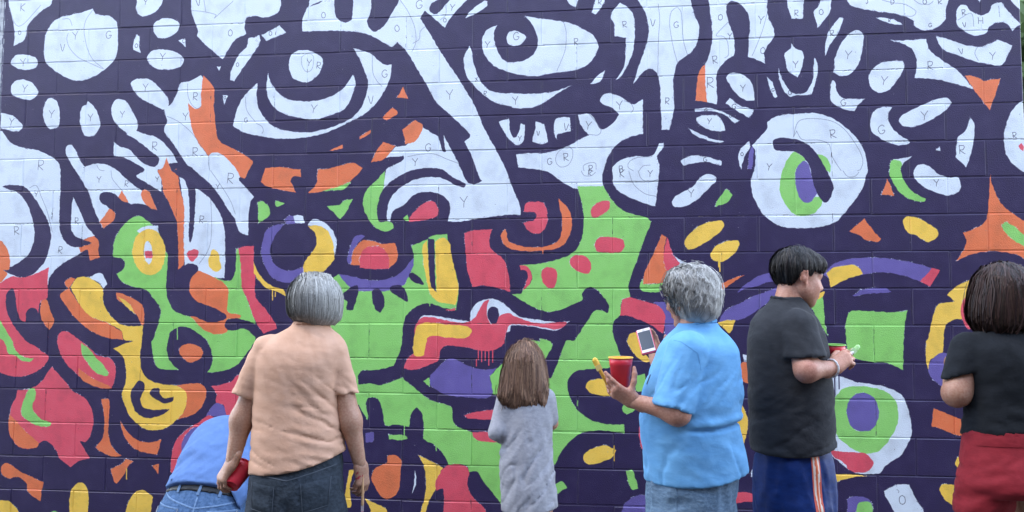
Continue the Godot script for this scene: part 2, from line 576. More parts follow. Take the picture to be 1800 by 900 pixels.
	paint("O", "-482,540 -445,561 -400,542 -349,509 -285,487 -197,450! -207,398 -211,336! -268,368 -301,401 -309,441 -366,480 -429,470 -474,494")
	paint("Y", "-25,335 -16,403 14,444 50,458 82,434 98,384 96,282 94,248! -16,245!")
	paint("Y", "-530,338! -429,335 -378,303 -352,269 -342,201! -524,196!")
	paint("Y", "340,289 353,345 393,403 441,423 512,383! 504,338 494,249! 344,244!")
	paint("G", "-150,269! -116,284 -85,271!")
	paint("R", "861,1046! 915,1053 985,1076 1032,1110 1085,865! 955,874 942,930 894,949 898,996!")
	paint("V", "830,866! 859,911 894,946 942,924 961,868!")
	paint("R", "618,531! 621,632 643,711 707,780 778,826 848,874! 920,840! 768,725 706,612 655,499!")
	paint("V", "682,678 702,746 766,803 802,793! 733,702 693,623!")
	# --- nose, left eye, forehead
	paint("W", "1449,3450! 1580,3445! 1516,3373 1415,3334! 1387,3259 1388,3188! 1608,3183 1737,3170 1832,3137 1943,3070! 1978,3101! 2042,3032 2147,2856 2229,2717 2332,2624 2389,2566! 2230,2524! 2138,2581! 2104,2527 2036,2477 1975,2467! 1939,2431 1910,2404! 2023,2413! 2020,2387 1922,2338 1917,2327 1903,2236 1896,2157 1932,2023! 2291,2020! 2358,2017 2504,2038 2660,2056 2721,2051! 2717,2113 2671,2219 2637,2314 2581,2427 2502,2574 2450,2700 2376,2827 2284,2966 2226,3060 2156,3177 2115,3242! 2144,3284! 2190,3247 2265,3176! 2294,3229 2396,3340 2441,3407!")
	paint("W", "1449,3450! 1592,3444! 1593,3362! 1510,3371 1451,3354! 1418,3331!")
	paint("D", "2230,2524! 2259,2433 2276,2433! 2264,2533! 2322,2421 2373,2319 2402,2256 2441,2237 2492,2253! 2463,2317 2424,2419 2389,2487! 2421,2529 2332,2624 2229,2717! 2161,2662!")
	paint("D", "1586,3444! 1588,3304 1609,3256 1660,3233 1695,3253 1702,3369 1698,3439!")
	paint("D", "1810,3435! 1812,3295 1789,3237 1808,3190 1843,3171 1901,3210 1947,3289 1987,3357 1994,3427!")
	paint("D", "2338,3412! 2258,3363 2189,3332 2172,3292 2196,3262 2230,3272 2270,3317 2355,3411!")
	paint("D", "2269,3415! 2367,3411! 2259,3323!")
	paint("W", "1308,2998 1319,3044 1372,3072 1444,3064 1510,3026 1516,2974 1494,2922 1447,2883 1400,2873 1340,2898 1312,2945")
	paint("W", "1177,2940! 1190,2885 1233,2825 1282,2783 1342,2764 1461,2757 1567,2781 1648,2831 1706,2910! 1724,2869 1719,2834 1696,2766 1656,2704 1580,2671 1486,2644 1403,2652 1308,2674 1236,2709 1187,2768 1167,2850")
	paint("W", "1709,3074! 1774,3052 1824,3030 1857,2997 1904,2967 1944,2966! 1939,2897 1911,2823 1860,2744 1791,2677 1698,2628 1605,2584 1500,2550 1370,2534 1227,2535 1107,2557 1035,2574 959,2617! 983,2715 1024,2796 1098,2870 1110,2881! 1106,2805 1115,2735 1153,2670 1208,2614 1298,2580 1440,2568 1581,2596 1686,2640 1756,2701 1793,2798 1800,2872 1776,2937 1746,3007")
	paint("W", "1128,3174! 1243,3231! 1286,3184! 1161,3138!")
	paint("W", "1088,3170! 1121,3139! 1095,3132!")
	paint("O", "2015,2829! 2048,2754! 1981,2767!")
	paint("O", "1953,2706! 1985,2670 1919,2628! 1892,2646!")
	paint("O", "1821,2573! 1816,2551 1756,2518! 1752,2533!")
	paint("O", "1570,2456! 1648,2486! 1651,2466 1584,2453")
	paint("O", "2092,2627! 2138,2589 2116,2527 2082,2493 2034,2483! 2024,2534 2012,2569!")
	paint("O", "1897,2501! 1973,2473! 1933,2423 1887,2389 1826,2379! 1863,2453")
	paint("O", "1171,2357! 1267,2359 1391,2341! 1394,2295! 1351,2302 1330,2279 1346,2245 1364,2204! 1257,2223 1174,2247 1143,2271!")
	paint("O", "1497,2340! 1585,2349 1702,2378 1737,2370 1775,2343! 1749,2312 1692,2262 1657,2240 1529,2208 1435,2200! 1470,2226 1495,2265!")
	paint("G", "1523,2208! 1622,2235 1703,2264! 1663,2219 1587,2212")
	paint("G", "1128,2150! 1164,2150 1194,2121 1207,2086 1195,2058 1154,2032 1133,2020!")
	paint("G", "1241,2157! 1295,2140! 1253,2120 1235,2132")
	paint("G", "1556,2118! 1635,2126 1670,2154 1716,2159! 1682,2092 1643,2039! 1601,2081")
	paint("G", "1911,2327! 1906,2236 1890,2180 1867,2112 1874,2044 1926,2024 1955,2015 1967,1987 1927,1965 1857,1988 1811,2045 1784,2102 1782,2170 1808,2221 1865,2276")
	paint("D", "1874,2027 1870,2123 1901,2213 1969,2275 2038,2313 2095,2331 2186,2339 2260,2326 2323,2280 2396,2240 2385,2220 2334,2235 2255,2276 2164,2283 2084,2267 2016,2229 1959,2179 1931,2111 1926,2025!")
	paint("D", "1947,2023! 1960,2083 2028,2121 2085,2177 2153,2196 2233,2186 2290,2146 2307,2096 2291,2018! 2109,1986!")
	paint("R", "2058,2020! 2063,2045 2120,2109 2188,2144 2228,2113 2234,2063 2200,2041 2120,2025")
	paint("G", "2027,2043 2052,2063! 2058,2024! 2035,2029")
	# --- eye ring behind the head
	paint("V", "1294,2037! 1326,2064 1352,2062! 1362,2021 1309,2014!")
	paint("W", "1352,2062! 1379,2070 1410,2063! 1424,2017! 1362,2020!")
	paint("V", "1297,2013! 1251,1960 1217,1892 1212,1835 1237,1778 1290,1743 1349,1734 1419,1760! 1432,1698! 1363,1662 1292,1667 1232,1692 1184,1755 1158,1835 1163,1915 1191,1983 1250,2011")
	paint("W", "1439,2004! 1473,2043 1532,2028 1591,1979 1621,1911 1616,1844 1605,1810! 1592,1900 1556,1980 1497,2001")
	paint("Y", "1441,2001! 1509,2003 1568,1968 1598,1900 1611,1804! 1571,1754 1525,1714! 1426,1698! 1417,1765 1442,1811 1488,1867 1499,1912 1486,1963")
	paint("G", "1601,1686! 1642,1714 1677,1663 1747,1618 1942,1618 2033,1651 2066,1718 2091,1802 2078,1880! 2167,1913! 2212,1940 2289,1945! 2315,1795 2358,1651 2345,1502! 2283,1513 2181,1540 2102,1518 2046,1463 2030,1396 2025,1319 2014,1264 1975,1175! 1879,1152 1788,1146 1760,1118! 1766,1065! 1835,1072 1903,1064 2027,1110! 2095,1056 2197,981 2320,944 2326,885 2343,842 2410,810 2443,800 2454,768 2520,748 2608,749! 2674,719! 2761,635! 2718,400! 2609,397! 2598,418 2510,522 2477,575 2428,574! 2411,611 2356,617 2311,603! 2278,667 2222,726 2160,757 2159,828 2147,904 2113,934 2080,892 2073,826! 1996,836 1928,834 1914,911 1893,971 1858,992 1824,986 1813,953 1826,877 1820,860! 1791,909 1768,947! 1491,982! 1369,1315! 1367,1427! 1553,1428!")
	paint("V", "1706,1877 1725,1927 1760,1946 1795,1938! 1755,1899 1726,1854 1720,1770! 1687,1787 1692,1832")
	paint("O", "1726,1854 1778,1910 1824,1912 1905,1892 1979,1897! 1995,1824 1975,1774 1941,1746! 1710,1770!")
	paint("R", "1766,1750! 1767,1820 1796,1865 1859,1878 1911,1859 1940,1808 1941,1744! 1849,1741")
	paint("V", "1636,1714! 1711,1702 1827,1676 1941,1685 2021,1729 2077,1796 2092,1807! 2089,1763 2061,1696 2033,1646! 1965,1646 1942,1616 1828,1613 1736,1618 1677,1663")
	paint("D", "1655,1590! 1718,1638 1756,1641 1753,1585 1726,1501! 1685,1501! 1690,1551 1661,1568")
	paint("D", "1841,1607 1873,1627 1902,1607 1917,1540 1892,1487 1863,1507 1846,1551")
	paint("D", "1951,1635 1987,1648 2033,1629 2060,1562 2051,1549 2000,1579 1956,1607")
	paint("D", "2061,1713 2089,1718 2135,1684 2150,1651 2112,1657 2069,1685")
	paint("Y", "2167,1909! 2144,1879 2143,1829 2163,1696 2192,1596 2238,1551 2344,1532! 2358,1640 2337,1728 2314,1828 2303,1895 2263,1926 2218,1901! 2222,1762 2231,1607! 2197,1638 2186,1695 2177,1818!")
	paint("D", "2172,1918! 2212,1918! 2223,1629 2231,1606! 2197,1638 2182,1740")
	paint("R", "2283,1502! 2344,1516! 2339,1499! 2317,1496")
	paint("R", "2390,1950! 2437,1966 2554,1973! 2538,1915 2549,1860 2627,1793! 2655,1694 2661,1606! 2617,1623 2506,1645 2439,1634! 2410,1739 2399,1839")
	# --- bird-shaped lips and chin
	paint("W", "2426,1436! 2434,1497 2473,1546 2545,1568 2606,1552 2667,1502! 2716,1464! 2935,1432 3006,1441! 2929,1387 2804,1405 2672,1415 2661,1377! 2284,1364! 2101,1397! 2137,1461 2193,1470 2373,1442!")
	paint("R", "2099,1397! 2135,1454 2193,1461 2283,1443 2384,1427 2451,1455 2500,1541 2539,1565! 2523,1497 2551,1420 2600,1470 2667,1486 2672,1475 2804,1428 2984,1433 2935,1393 2826,1407 2672,1421 2645,1393 2629,1322 2629,1312 2574,1273 2507,1265 2396,1288 2284,1293 2251,1260 2240,1210 2173,1177 2094,1154 2036,1165! 2060,1220 2094,1253 2099,1319")
	paint("Y", "2098,1352! 2115,1408 2171,1430 2283,1419 2395,1411 2438,1382 2407,1343 2306,1342 2205,1353 2177,1342 2172,1320 2161,1265 2150,1237 2099,1240 2091,1297")
	paint("D", "2562,1524 2589,1508 2595,1464 2579,1426 2551,1426 2531,1464 2534,1508")
	paint("V", "2194,1122! 2307,1220 2419,1179 2508,1158 2585,1170! 2546,1115 2563,1029 2519,996 2420,1000 2286,1014 2196,1068")
	paint("G", "2151,1089! 2190,1112! 2194,1059!")
	paint("G", "2546,1121! 2596,1176 2651,1214! 2782,1258! 2782,967! 2563,1018!")
	paint("R", "2393,897! 2476,919 2553,929! 2619,927! 2619,870! 2487,876 2420,881")
	paint("R", "2443,800! 2531,802 2619,771 2614,750 2520,748 2460,763")
	# --- lower middle
	paint("O", "1851,528 1875,583 1942,617 1947,655 1987,663 2026,635 2027,586 2011,456 1956,409 1911,426 1876,474")
	paint("Y", "2130,664! 2178,644 2273,597! 2245,537 2229,472 2191,396 2164,299! 2130,298! 2168,428 2175,525 2161,600")
	paint("R", "2273,592! 2300,609 2356,617 2411,606 2428,574! 2417,499 2456,425 2522,363 2528,288! 2264,280! 2280,388 2273,473 2235,467 2229,515!")
	paint("V", "1810,783! 1861,790! 1861,740 1816,729!")
	paint("G", "1948,777! 2042,777 2064,758 2031,747 1952,753!")
	paint("Y", "1716,568! 1750,574! 1728,503 1724,438 1736,378! 1725,353 1683,349! 1695,437")
	paint("Y", "1815,407! 1866,387 1940,351 1957,271! 1867,290 1844,354")
	paint("w", "2109,575! 2118,529 2110,480 2090,442! 2101,485 2107,534")
	# --- right eye and teeth
	paint("W", "2418,3064! 2386,3008 2383,2952 2398,2883 2433,2836 2501,2766 2580,2713 2664,2694 2670,2685 2759,2680 2826,2696 2892,2733 2959,2776 3019,2808! 2925,2777 2837,2766 2737,2765 2669,2771 2613,2774 2535,2794 2478,2858 2443,2950 2429,3024")
	paint("W", "2581,3181! 2516,3152 2490,3085 2506,3004 2568,2934 2664,2894 2725,2878 2803,2867 2915,2884 3036,2897 3113,2928 3157,2982 3174,3038 3147,3095 3092,3136 3004,3179 2893,3201 2742,3229! 2781,3188 2814,3118 2820,3050 2792,2995 2736,2963 2669,2956 2647,2957 2602,2990 2567,3071 2562,3139")
	paint("W", "2637,3102 2646,3130 2663,3141 2686,3146 2714,3134 2753,3104 2725,3065 2691,3051 2663,3056 2641,3074")
	paint("W", "2387,3232! 2419,3270 2498,3330 2523,3326! 2516,3295 2442,3252")
	paint("W", "2982,3384! 2993,3316 3004,3292 3043,3270! 3059,3313 3073,3380!")
	paint("W", "3170,3376! 3159,3309 3136,3236! 3158,3221! 3186,3251 3214,3306 3230,3373!")
	paint("W", "3301,3286! 3334,3268 3377,3210 3385,3098 3376,3009 3343,2921 3310,2860 3271,2828! 3321,2910 3332,2999 3333,3077! 3267,3091! 3266,3169 3246,3198 3257,3237")
	paint("W", "3389,3367! 3405,3298 3443,3230 3464,3128 3458,3061 3430,2973 3402,2896 3375,2803! 3435,2879 3473,2892 3510,2860 3526,2793 3530,2671 3534,2534! 3577,2533! 3594,2604 3605,2669 3601,2813 3612,2879 3634,2928 3710,2986 3743,3051 3749,3129 3723,3207 3687,3354!")
	paint("W", "3794,3349! 3809,3248 3821,3148 3823,3048 3806,2961 3778,2901! 3780,2785 3792,2688! 3847,2672! 3846,2772 3844,2838 3868,2893 3938,2951 4022,2942 4069,2924 4116,2899! 4112,2961 4133,3004 4166,3053 4166,3102 4141,3158 4132,3213 4141,3334!")
	paint("O", "3771,2901! 3781,2903! 3782,2785 3792,2688! 3728,2699! 3734,2798 3751,2874")
	paint("D", "3922,2924! 3946,2967 3945,3055 3914,3156 3905,3233 3932,3271 3979,3255 4021,3201 4036,3140 4029,3052 4022,2920!")
	paint("W", "3899,2831 3937,2854 3994,2839 4041,2789 4055,2690! 4013,2691 3961,2725 3920,2781")
	paint("W", "3919,2710! 3971,2665 4044,2641! 4049,2625 4022,2593! 3950,2638 3895,2678!")
	paint("W", "3722,2650! 3791,2656 3865,2635 3970,2578! 3943,2562! 3886,2613 3802,2637 3725,2633!")
	paint("W", "3732,2600 3780,2613 3849,2606 3875,2575 3890,2520! 3821,2522 3758,2550 3732,2578")
	paint("W", "3684,2538! 3747,2507 3821,2473 3882,2460! 3863,2453 3789,2468 3715,2502")
	paint("W", "3634,2351! 3693,2380 3777,2375 3867,2347! 3866,2320! 3788,2343 3713,2339 3655,2323!")
	paint("W", "3212,2891! 3184,2825 3124,2810! 3168,2859")
	paint("W", "3428,2715! 3427,2513! 3340,2491 3275,2451 3226,2381 3200,2304 3192,2260 3203,2205! 3051,2202! 3024,2206! 2958,2247 2881,2304 2837,2314 2709,2333! 2693,2408! 2770,2414 2870,2415 2958,2436 3046,2478 3117,2513! 3085,2550 3063,2595 3057,2634! 3118,2638 3150,2609 3186,2547 3243,2568 3294,2628! 3254,2667 3186,2703 3198,2743 3244,2754 3309,2727 3368,2687")
	paint("W", "2591,2606! 2625,2538 2664,2487 2704,2463 2737,2491 2746,2580! 2720,2592! 2709,2536 2687,2508 2670,2520 2659,2548 2653,2621!")
	paint("W", "2809,2601! 2859,2583! 2870,2532 2881,2476! 2842,2464 2787,2484! 2804,2545")
	paint("W", "2920,2604 2958,2622 3008,2618! 3013,2540! 2969,2530 2936,2520 2934,2489! 2916,2531")
	paint("W", "3544,2457! 3542,2435 3506,2381 3516,2342 3519,2298 3510,2233 3504,2168 3493,2092! 3413,2120 3327,2159 3263,2210 3252,2303 3253,2325 3296,2363 3372,2383 3479,2387 3517,2455!")
	paint("W", "3589,2123 3616,2155 3701,2203 3755,2262 3797,2274 3834,2260 3834,2233 3796,2196 3732,2132 3679,2100 3605,2087")
	paint("W", "4023,2459! 3978,2420 3959,2367 3973,2293! 3993,2366 4027,2430")
	paint("V", "4020,2398! 4041,2430! 4046,2397 4034,2300! 4013,2301!")
	# --- green cheek and right of the nose
	paint("G", "3051,2215! 3198,2216! 3230,2161 3284,2094 3348,2056 3439,2033 3471,2007! 3444,1940 3411,1854 3384,1778 3357,1703 3340,1638 3350,1576! 3302,1557 3291,1475! 3253,1434 3248,1380 3263,1326 3279,1283 3300,1211! 3231,1176 3107,1167 3032,1151 2991,1093 2999,1024 3042,944 3117,885 3213,860 3309,861! 3312,811! 3181,824 3095,814 3031,784 2966,714 2918,628! 2837,615! 2782,1107! 2897,1114! 2940,1211 2984,1325 3032,1333 3081,1406 3119,1460 3152,1503 3195,1498 3221,1489 3227,1530 3184,1595 3141,1630 3098,1628 3076,1595! 3078,1563 3000,1525 2913,1495 2837,1503 2738,1552 2672,1595! 2727,1595! 2738,1623 2782,1661 2787,1716 2760,1749 2718,1762! 2837,1770 2935,1794 3012,1824 3061,1878 3083,1955 3086,2053 3072,2130")
	paint("R", "2716,1760! 2760,1754 2787,1710 2776,1655 2733,1617! 2754,1661 2765,1699 2749,1732 2721,1732!")
	paint("R", "3127,2064 3143,2102 3197,2132 3235,2122 3230,2079 3175,2041 3143,2034")
	paint("R", "3150,1878 3175,1919 3240,1920 3304,1907 3318,1871 3298,1835 3228,1831 3164,1839")
	paint("R", "3006,1780 3034,1816 3099,1807 3129,1758 3120,1720 3093,1711 3033,1737")
	paint("R", "2842,1694 2853,1737 2892,1750 2927,1732 2932,1682 2919,1639 2892,1626 2859,1650")
	paint("R", "2740,2074! 2754,2123 2804,2130 2853,2122 2875,2067 2875,2000 2848,1957 2804,1943 2760,1969 2738,2007! 2771,2018 2798,2018 2813,2045 2804,2067 2776,2070")
	paint("O", "2939,2145! 2980,2109 3012,2054 3018,1988 2996,1912 2946,1863 2870,1847 2760,1842 2671,1853 2666,1857 2627,1881 2605,1926 2616,1959 2636,1972! 2649,1903 2671,1892 2738,1870 2837,1866 2914,1885 2952,1923 2963,2022 2947,2099")
	paint("G", "2837,1324 2831,1335 2870,1329! 2848,1259 2793,1194! 2739,1258! 2782,1329!")
	paint("G", "2837,1340! 2891,1324! 2908,1303! 2880,1248 2864,1221! 2815,1259!")
	paint("D", "2891,926! 2929,946! 2932,916 2896,883!")
	# --- big eye right
	paint("W", "4127,2569 4189,2600 4283,2608 4386,2609 4478,2576 4569,2504 4628,2428 4656,2342 4660,2279 4644,2226 4622,2162 4559,2079 4497,2005 4425,1974 4323,1961 4230,1965 4169,1982 4118,2015 4077,2063 4037,2150 4027,2225 4050,2311 4054,2397 4036,2435! 4121,2525")
	paint("G", "4185,2190 4194,2265 4210,2308 4237,2361 4269,2390 4325,2354! 4329,2306! 4357,2177! 4377,2136 4408,2142! 4412,2102 4386,2059 4334,2031 4273,2034 4222,2083 4192,2147")
	paint("G", "4387,2378! 4433,2363 4463,2314 4462,2282! 4456,2269! 4421,2304!")
	paint("V", "4275,2296! 4314,2340 4345,2316! 4364,2230 4390,2161! 4367,2124 4330,2101 4295,2125 4275,2189 4270,2264")
	paint("D", "4151,2455 4187,2472 4249,2469 4321,2445 4382,2390 4441,2282 4466,2229 4475,2186 4448,2112 4418,2107 4383,2166 4359,2252 4345,2316 4299,2376 4238,2397 4176,2400 4153,2422")
	paint("W", "4238,3330! 4247,3231 4267,3155! 4327,3153! 4336,3260 4338,3326!")
	paint("W", "4436,3321! 4419,3229 4389,3186 4401,3126 4408,3098! 4459,3156 4480,3199 4493,3319!")
	paint("W", "4526,3152! 4549,3144! 4514,3056 4471,2993 4447,2931! 4445,2993 4462,3058 4494,3111")
	paint("W", "4494,2862 4495,2905 4522,2980 4570,3049 4617,3074 4654,3051 4648,2965 4628,2890 4586,2832 4529,2815 4489,2840")
	paint("W", "4555,3316! 4569,3250 4594,3216 4696,3185 4838,3158 4918,3124 4928,3116! 4927,3090 4967,3064 5037,3069 5094,3115! 5101,3185 5134,3291!")
	paint("W", "4721,3144! 4797,3135 4852,3109 4865,3094! 4806,3105 4756,3125")
	paint("W", "4264,3013! 4284,2983 4326,2954 4319,2878 4292,2814! 4241,2859 4226,2925 4227,2957 4258,2984")
	paint("W", "4189,2877! 4214,2794 4264,2728 4337,2731 4374,2800 4381,2876 4389,2927! 4404,2875 4395,2800 4368,2716! 4285,2713 4254,2706 4218,2740 4191,2817")
	paint("W", "4122,2824! 4151,2796 4179,2708! 4165,2700! 4140,2764")
	paint("W", "5155,3161 5171,3193 5201,3197 5225,3164 5269,3138 5309,3139 5334,3165 5340,3191 5390,3200 5418,3162 5489,3074! 5464,3064 5444,3038! 5416,3082 5367,3091 5321,3064 5306,3033 5246,3021 5187,3053 5156,3086")
	paint("W", "5432,3279! 5440,3214 5492,3148! 5506,3275!")
	paint("W", "5257,3243! 5292,3242! 5276,3205!")
	paint("W", "5044,3026! 5106,3008 5185,2973 5274,2959 5324,2973 5364,2995! 5441,2959! 5410,2896 5379,2849 5320,2857 5232,2881 5153,2915 5084,2944 5055,2983")
	paint("W", "4794,3014! 4854,3008 4915,3009 4991,3012! 5004,2952 5053,2903 5151,2825 5232,2721! 5148,2750 5050,2780 4925,2794! 4937,2869 4928,2923 4914,2956 4864,2990")
	paint("O", "5185,2800! 5239,2793 5288,2767 5327,2772 5372,2776! 5339,2676 5310,2603! 5246,2700")
	paint("W", "4677,2791 4688,2834 4740,2881 4801,2893 4862,2891! 4869,2860 4839,2797 4787,2734 4741,2714 4696,2737")
	paint("W", "4472,2776! 4488,2794 4501,2775 4502,2737 4532,2693 4572,2687 4654,2682! 4623,2653 4596,2614! 4541,2628 4490,2657 4470,2689")
	paint("W", "4833,2562 4864,2593 4946,2634 5027,2669 5087,2676 5116,2650! 5085,2609 5024,2568 4943,2528 4882,2518 4843,2535")
	paint("W", "4800,2632! 4779,2595 4782,2542 4821,2488 4888,2439! 4875,2423 4820,2419 4740,2452 4685,2502 4682,2555 4698,2608 4744,2634")
	paint("W", "5212,2566! 5231,2510 5212,2384 5180,2288! 5127,2344! 5140,2449 5181,2490")
	paint("W", "5044,2407! 5047,2382! 5024,2388!")
	paint("W", "5637,2678! 5485,2651 5430,2600 5393,2517 5380,2433 5397,2339 5472,2259 5620,2200!")
	paint("R", "5455,2405! 5471,2416! 5482,2394! 5476,2368! 5462,2381!")
	paint("W", "4798,2338! 4898,2354! 4857,2323 4837,2297!")
	paint("G", "4776,2277 4787,2329 4818,2336 4842,2318 4836,2275 4850,2222 4893,2159 4964,2115! 4957,2103 4892,2111 4823,2160 4780,2245 4776,2277")
	paint("W", "4906,2274 4927,2306 4967,2307 5006,2283 5035,2251 5094,2234 5134,2234 5150,2186 5131,2150 5072,2135 4993,2162 4934,2200 4905,2243")
	# --- right middle
	paint("G", "3827,2088! 3843,2125 3891,2184 3924,2151! 3900,2114 3843,2093")
	paint("Y", "3661,1863 3656,1895 3699,1949 3762,1991 3857,2010 3876,1980 3846,1937 3751,1873 3687,1844")
	paint("Y", "3800,1814 3824,1857 3877,1888 3950,1895 3957,1866 3928,1818 3865,1776 3818,1782")
	paint("O", "3529,1934! 3555,1916! 3539,1832 3551,1756 3572,1724 3548,1659! 3420,1649! 3431,1713 3475,1810")
	paint("R", "3559,1916! 3592,1820 3631,1772 3612,1740 3559,1729 3538,1788 3544,1853")
	paint("W", "3586,1821! 3660,1772 3749,1755! 3685,1648! 3575,1718! 3612,1740 3628,1772!")
	paint("G", "3421,1681! 3404,1649 3409,1617 3452,1606 3516,1611 3548,1659! 3495,1652 3420,1649!")
	paint("R", "3302,1563! 3350,1576 3430,1552 3504,1531 3541,1488 3544,1435 3529,1370! 3472,1413 3408,1445 3334,1471 3289,1471!")
	paint("V", "3478,1547! 3547,1552 3579,1552! 3640,1382! 3534,1338! 3544,1435 3541,1488 3504,1529")
	paint("O", "3837,1643! 3905,1675 3987,1704! 3936,1669 3847,1605!")
	paint("V", "3946,1603! 3977,1637 4051,1690 4113,1711 4175,1722! 4174,1669! 4112,1660 4039,1635 3987,1624 3951,1600!")
	paint("V", "3839,1436! 3871,1494 3955,1542 4049,1589 4111,1611 4194,1647! 4152,1584! 4048,1500! 3975,1457 3933,1446")
	paint("Y", "3829,1430! 3881,1449 3931,1446! 3917,1404 3896,1372! 3860,1409")
	paint("O", "4765,2234! 4798,2137! 4730,2142!")
	paint("O", "4637,2011! 4678,1951 4724,1898! 4706,1882 4636,1893 4616,1914 4556,1941!")
	paint("Y", "4839,1996 4860,2020 4910,2016 4968,1984 5017,1947 5021,1911 4975,1878 4936,1896 4907,1917 4863,1933")
	paint("O", "5303,2252! 5314,2184 5360,2079 5468,1990 5563,1932! 5556,1727! 5462,1784 5414,1810 5318,1826 5220,1816 5170,1801 5111,1772! 5152,1832 5168,1884 5152,1927! 5214,1951 5274,1997 5292,2111")
	paint("G", "5353,1965 5376,1983 5419,1959 5466,1912 5513,1871! 5511,1819! 5464,1853 5407,1887 5365,1939")
	paint("V", "4410,1705! 4430,1726 4472,1763 4553,1788 4664,1795 4774,1787 4883,1766 4986,1734! 4925,1660! 4842,1693 4722,1714 4622,1701! 4440,1679!")
	paint("Y", "4428,1710! 4471,1742 4563,1755 4603,1741 4624,1704! 4541,1678 4449,1631! 4444,1668")
	paint("R", "4986,1736! 5029,1724! 4974,1634! 4923,1662!")
	paint("V", "4564,1584! 4610,1615 4680,1629 4740,1626 4772,1605! 4720,1600 4639,1594 4579,1579!")
	paint("G", "4525,1427 4547,1495 4617,1501 4757,1494 4852,1501! 4835,1418 4828,1336 4826,1274 4821,1179! 4741,1219! 4661,1223! 4562,1246 4530,1292 4526,1344")
	paint("G", "4315,1553! 4407,1581! 4411,1521 4414,1437 4431,1359! 4384,1437 4355,1500!")
	paint("Y", "4346,1579! 4416,1610! 4407,1579 4371,1563!")
	paint("Y", "5061,1589! 5117,1641 5206,1674 5263,1646! 5256,1389! 5197,1389! 5146,1455 5072,1445 5041,1398 5035,1337 5028,1275 4968,1239 4952,1184! 4943,1213 4946,1336 4957,1357 4984,1470 5016,1537 5075,1548 5100,1555!")
	paint("R", "5174,1594! 5139,1553 5129,1501 5140,1440 5164,1401! 5208,1414! 5213,1594!")
	paint("V", "4952,1182 4978,1244 5033,1275 5067,1255! 5160,1113! 5158,1032! 5042,1081 4975,1131")
	paint("W", "4409,1158! 4459,1146 4509,1137 4579,1111 4708,1092 4786,1063 4825,1022 4852,925 4858,854 4838,783 4798,721 4727,669 4682,619! 4548,624 4401,743!")
	paint("G", "4440,939 4451,1012 4498,1069 4558,1088 4638,1086 4717,1067 4775,1016 4791,945 4782,883 4740,801 4680,739 4610,725 4531,761 4463,827")
	paint("V", "4520,951 4531,1003 4567,1044 4617,1053 4666,1025 4687,974 4684,912 4653,861 4598,844 4543,869")
	paint("D", "4420,723! 4445,701 4518,633 4538,620! 4398,610!")
	paint("R", "4411,745! 4501,732 4610,727 4644,697 4653,667 4628,631 4568,622 4528,633 4499,674 4450,703")
	paint("Y", "4418,610! 4538,611 4620,605! 4517,590 4427,554!")
	paint("O", "4976,975! 5048,944 5139,910! 5137,829! 5074,838 5007,867 4960,876!")
	paint("Y", "5076,681 5090,715 5110,722! 5103,647!")
	paint("Y", "4991,543 5013,569 5067,568! 5073,445! 5016,494")
	paint("W", "4706,526! 4774,563 4838,563! 4870,490 4912,421 4925,361! 4779,356! 4742,446 4713,496")
	paint("V", "4513,480! 4545,493 4614,488 4643,453 4646,352! 4512,348!")
	paint("G", "4564,446 4594,467 4634,463 4645,423 4641,352! 4562,350!")
	# --- lower right of the middle
	paint("Y", "3328,1327 3344,1364 3370,1378 3408,1359 3413,1338 3433,1253 3449,1237 3465,1212! 3417,1215 3364,1263 3333,1316")
	paint("Y", "3096,1073 3118,1103 3193,1112 3235,1069 3278,1015! 3214,1016 3128,1031 3102,1052")
	paint("G", "3379,1135! 3427,1144! 3448,1049! 3384,1048 3372,1082")
	paint("G", "3299,948 3320,980 3362,976 3373,944 3325,919")
	paint("Y", "3079,663 3090,695 3149,730 3213,740 3266,715! 3244,677 3170,644 3106,635")
	paint("G", "3318,600! 3355,606 3370,565 3388,507! 3354,498 3328,553")
	paint("G", "2918,517! 2961,536 2988,502! 2934,464!")
	paint("V", "3295,374 3317,427 3370,465 3438,470 3485,452! 3484,317! 3295,311!")
	paint("O", "3950,1204! 3973,1217 3997,1204 4000,1094! 3965,1108!")
	paint("W", "3970,1259! 3998,1249! 3997,1213! 3973,1220!")
	paint("Y", "3906,989! 3947,989 3978,948 3992,880 3981,807 3963,760! 3893,759!")
	paint("R", "3391,817 3404,860 3467,871! 3466,682! 3413,713")
	paint("W", "4001,611! 4014,630! 4045,622! 4044,581! 4005,585!")
	paint("R", "3879,489! 3971,502 4052,476! 4052,435! 3981,450 3868,422!")
	# pencil outlines and the letters that say which colour goes where
	pencil("-180,3325 -135,3324 -114,3280")
	pencil("22,3378 -20,3319 -34,3259 -25,3198 0,3113 40,3051 105,2999 22,3034 -69,3079 -128,3142 -147,3197 -138,3236")
	pencil("-545,3413 -515,3326 -481,3291 -437,3311 -331,3423")
	pencil("677,3346 761,3334 835,3312 823,3292 883,3344 943,3395")
	pencil("753,3408 767,3334")
	pencil("660,2889 664,2818 690,2758 728,2731 749,2745")
	pencil("532,2689 607,2654 695,2582 758,2498 806,2433 807,2392 817,2346")
	pencil("82,2394 101,2364 133,2358")
	pencil("1036,2796 1044,2714 1099,2642")
	pencil("1992,3357 2040,3286 2081,3191 2090,3099 2065,3037")
	pencil("2145,3189 2116,3161 2111,3115 2070,3090")
	pencil("2270,3322 2271,3259 2236,3226")
	pencil("1385,3031 1411,3049 1454,3040 1460,2993 1446,2947 1413,2940 1386,2984 1385,3031")
	pencil("1824,3027 1828,2923 1858,2865 1888,2835")
	pencil("2048,2409 2128,2422 2208,2421 2288,2388 2356,2362")
	pencil("1106,2631 1142,2612 1152,2583 1143,2566")
	pencil("2970,3192 2987,3123 2981,3022 2953,2944 2931,2894")
	pencil("3519,3271 3527,3182 3519,3070 3516,2959 3513,2860")
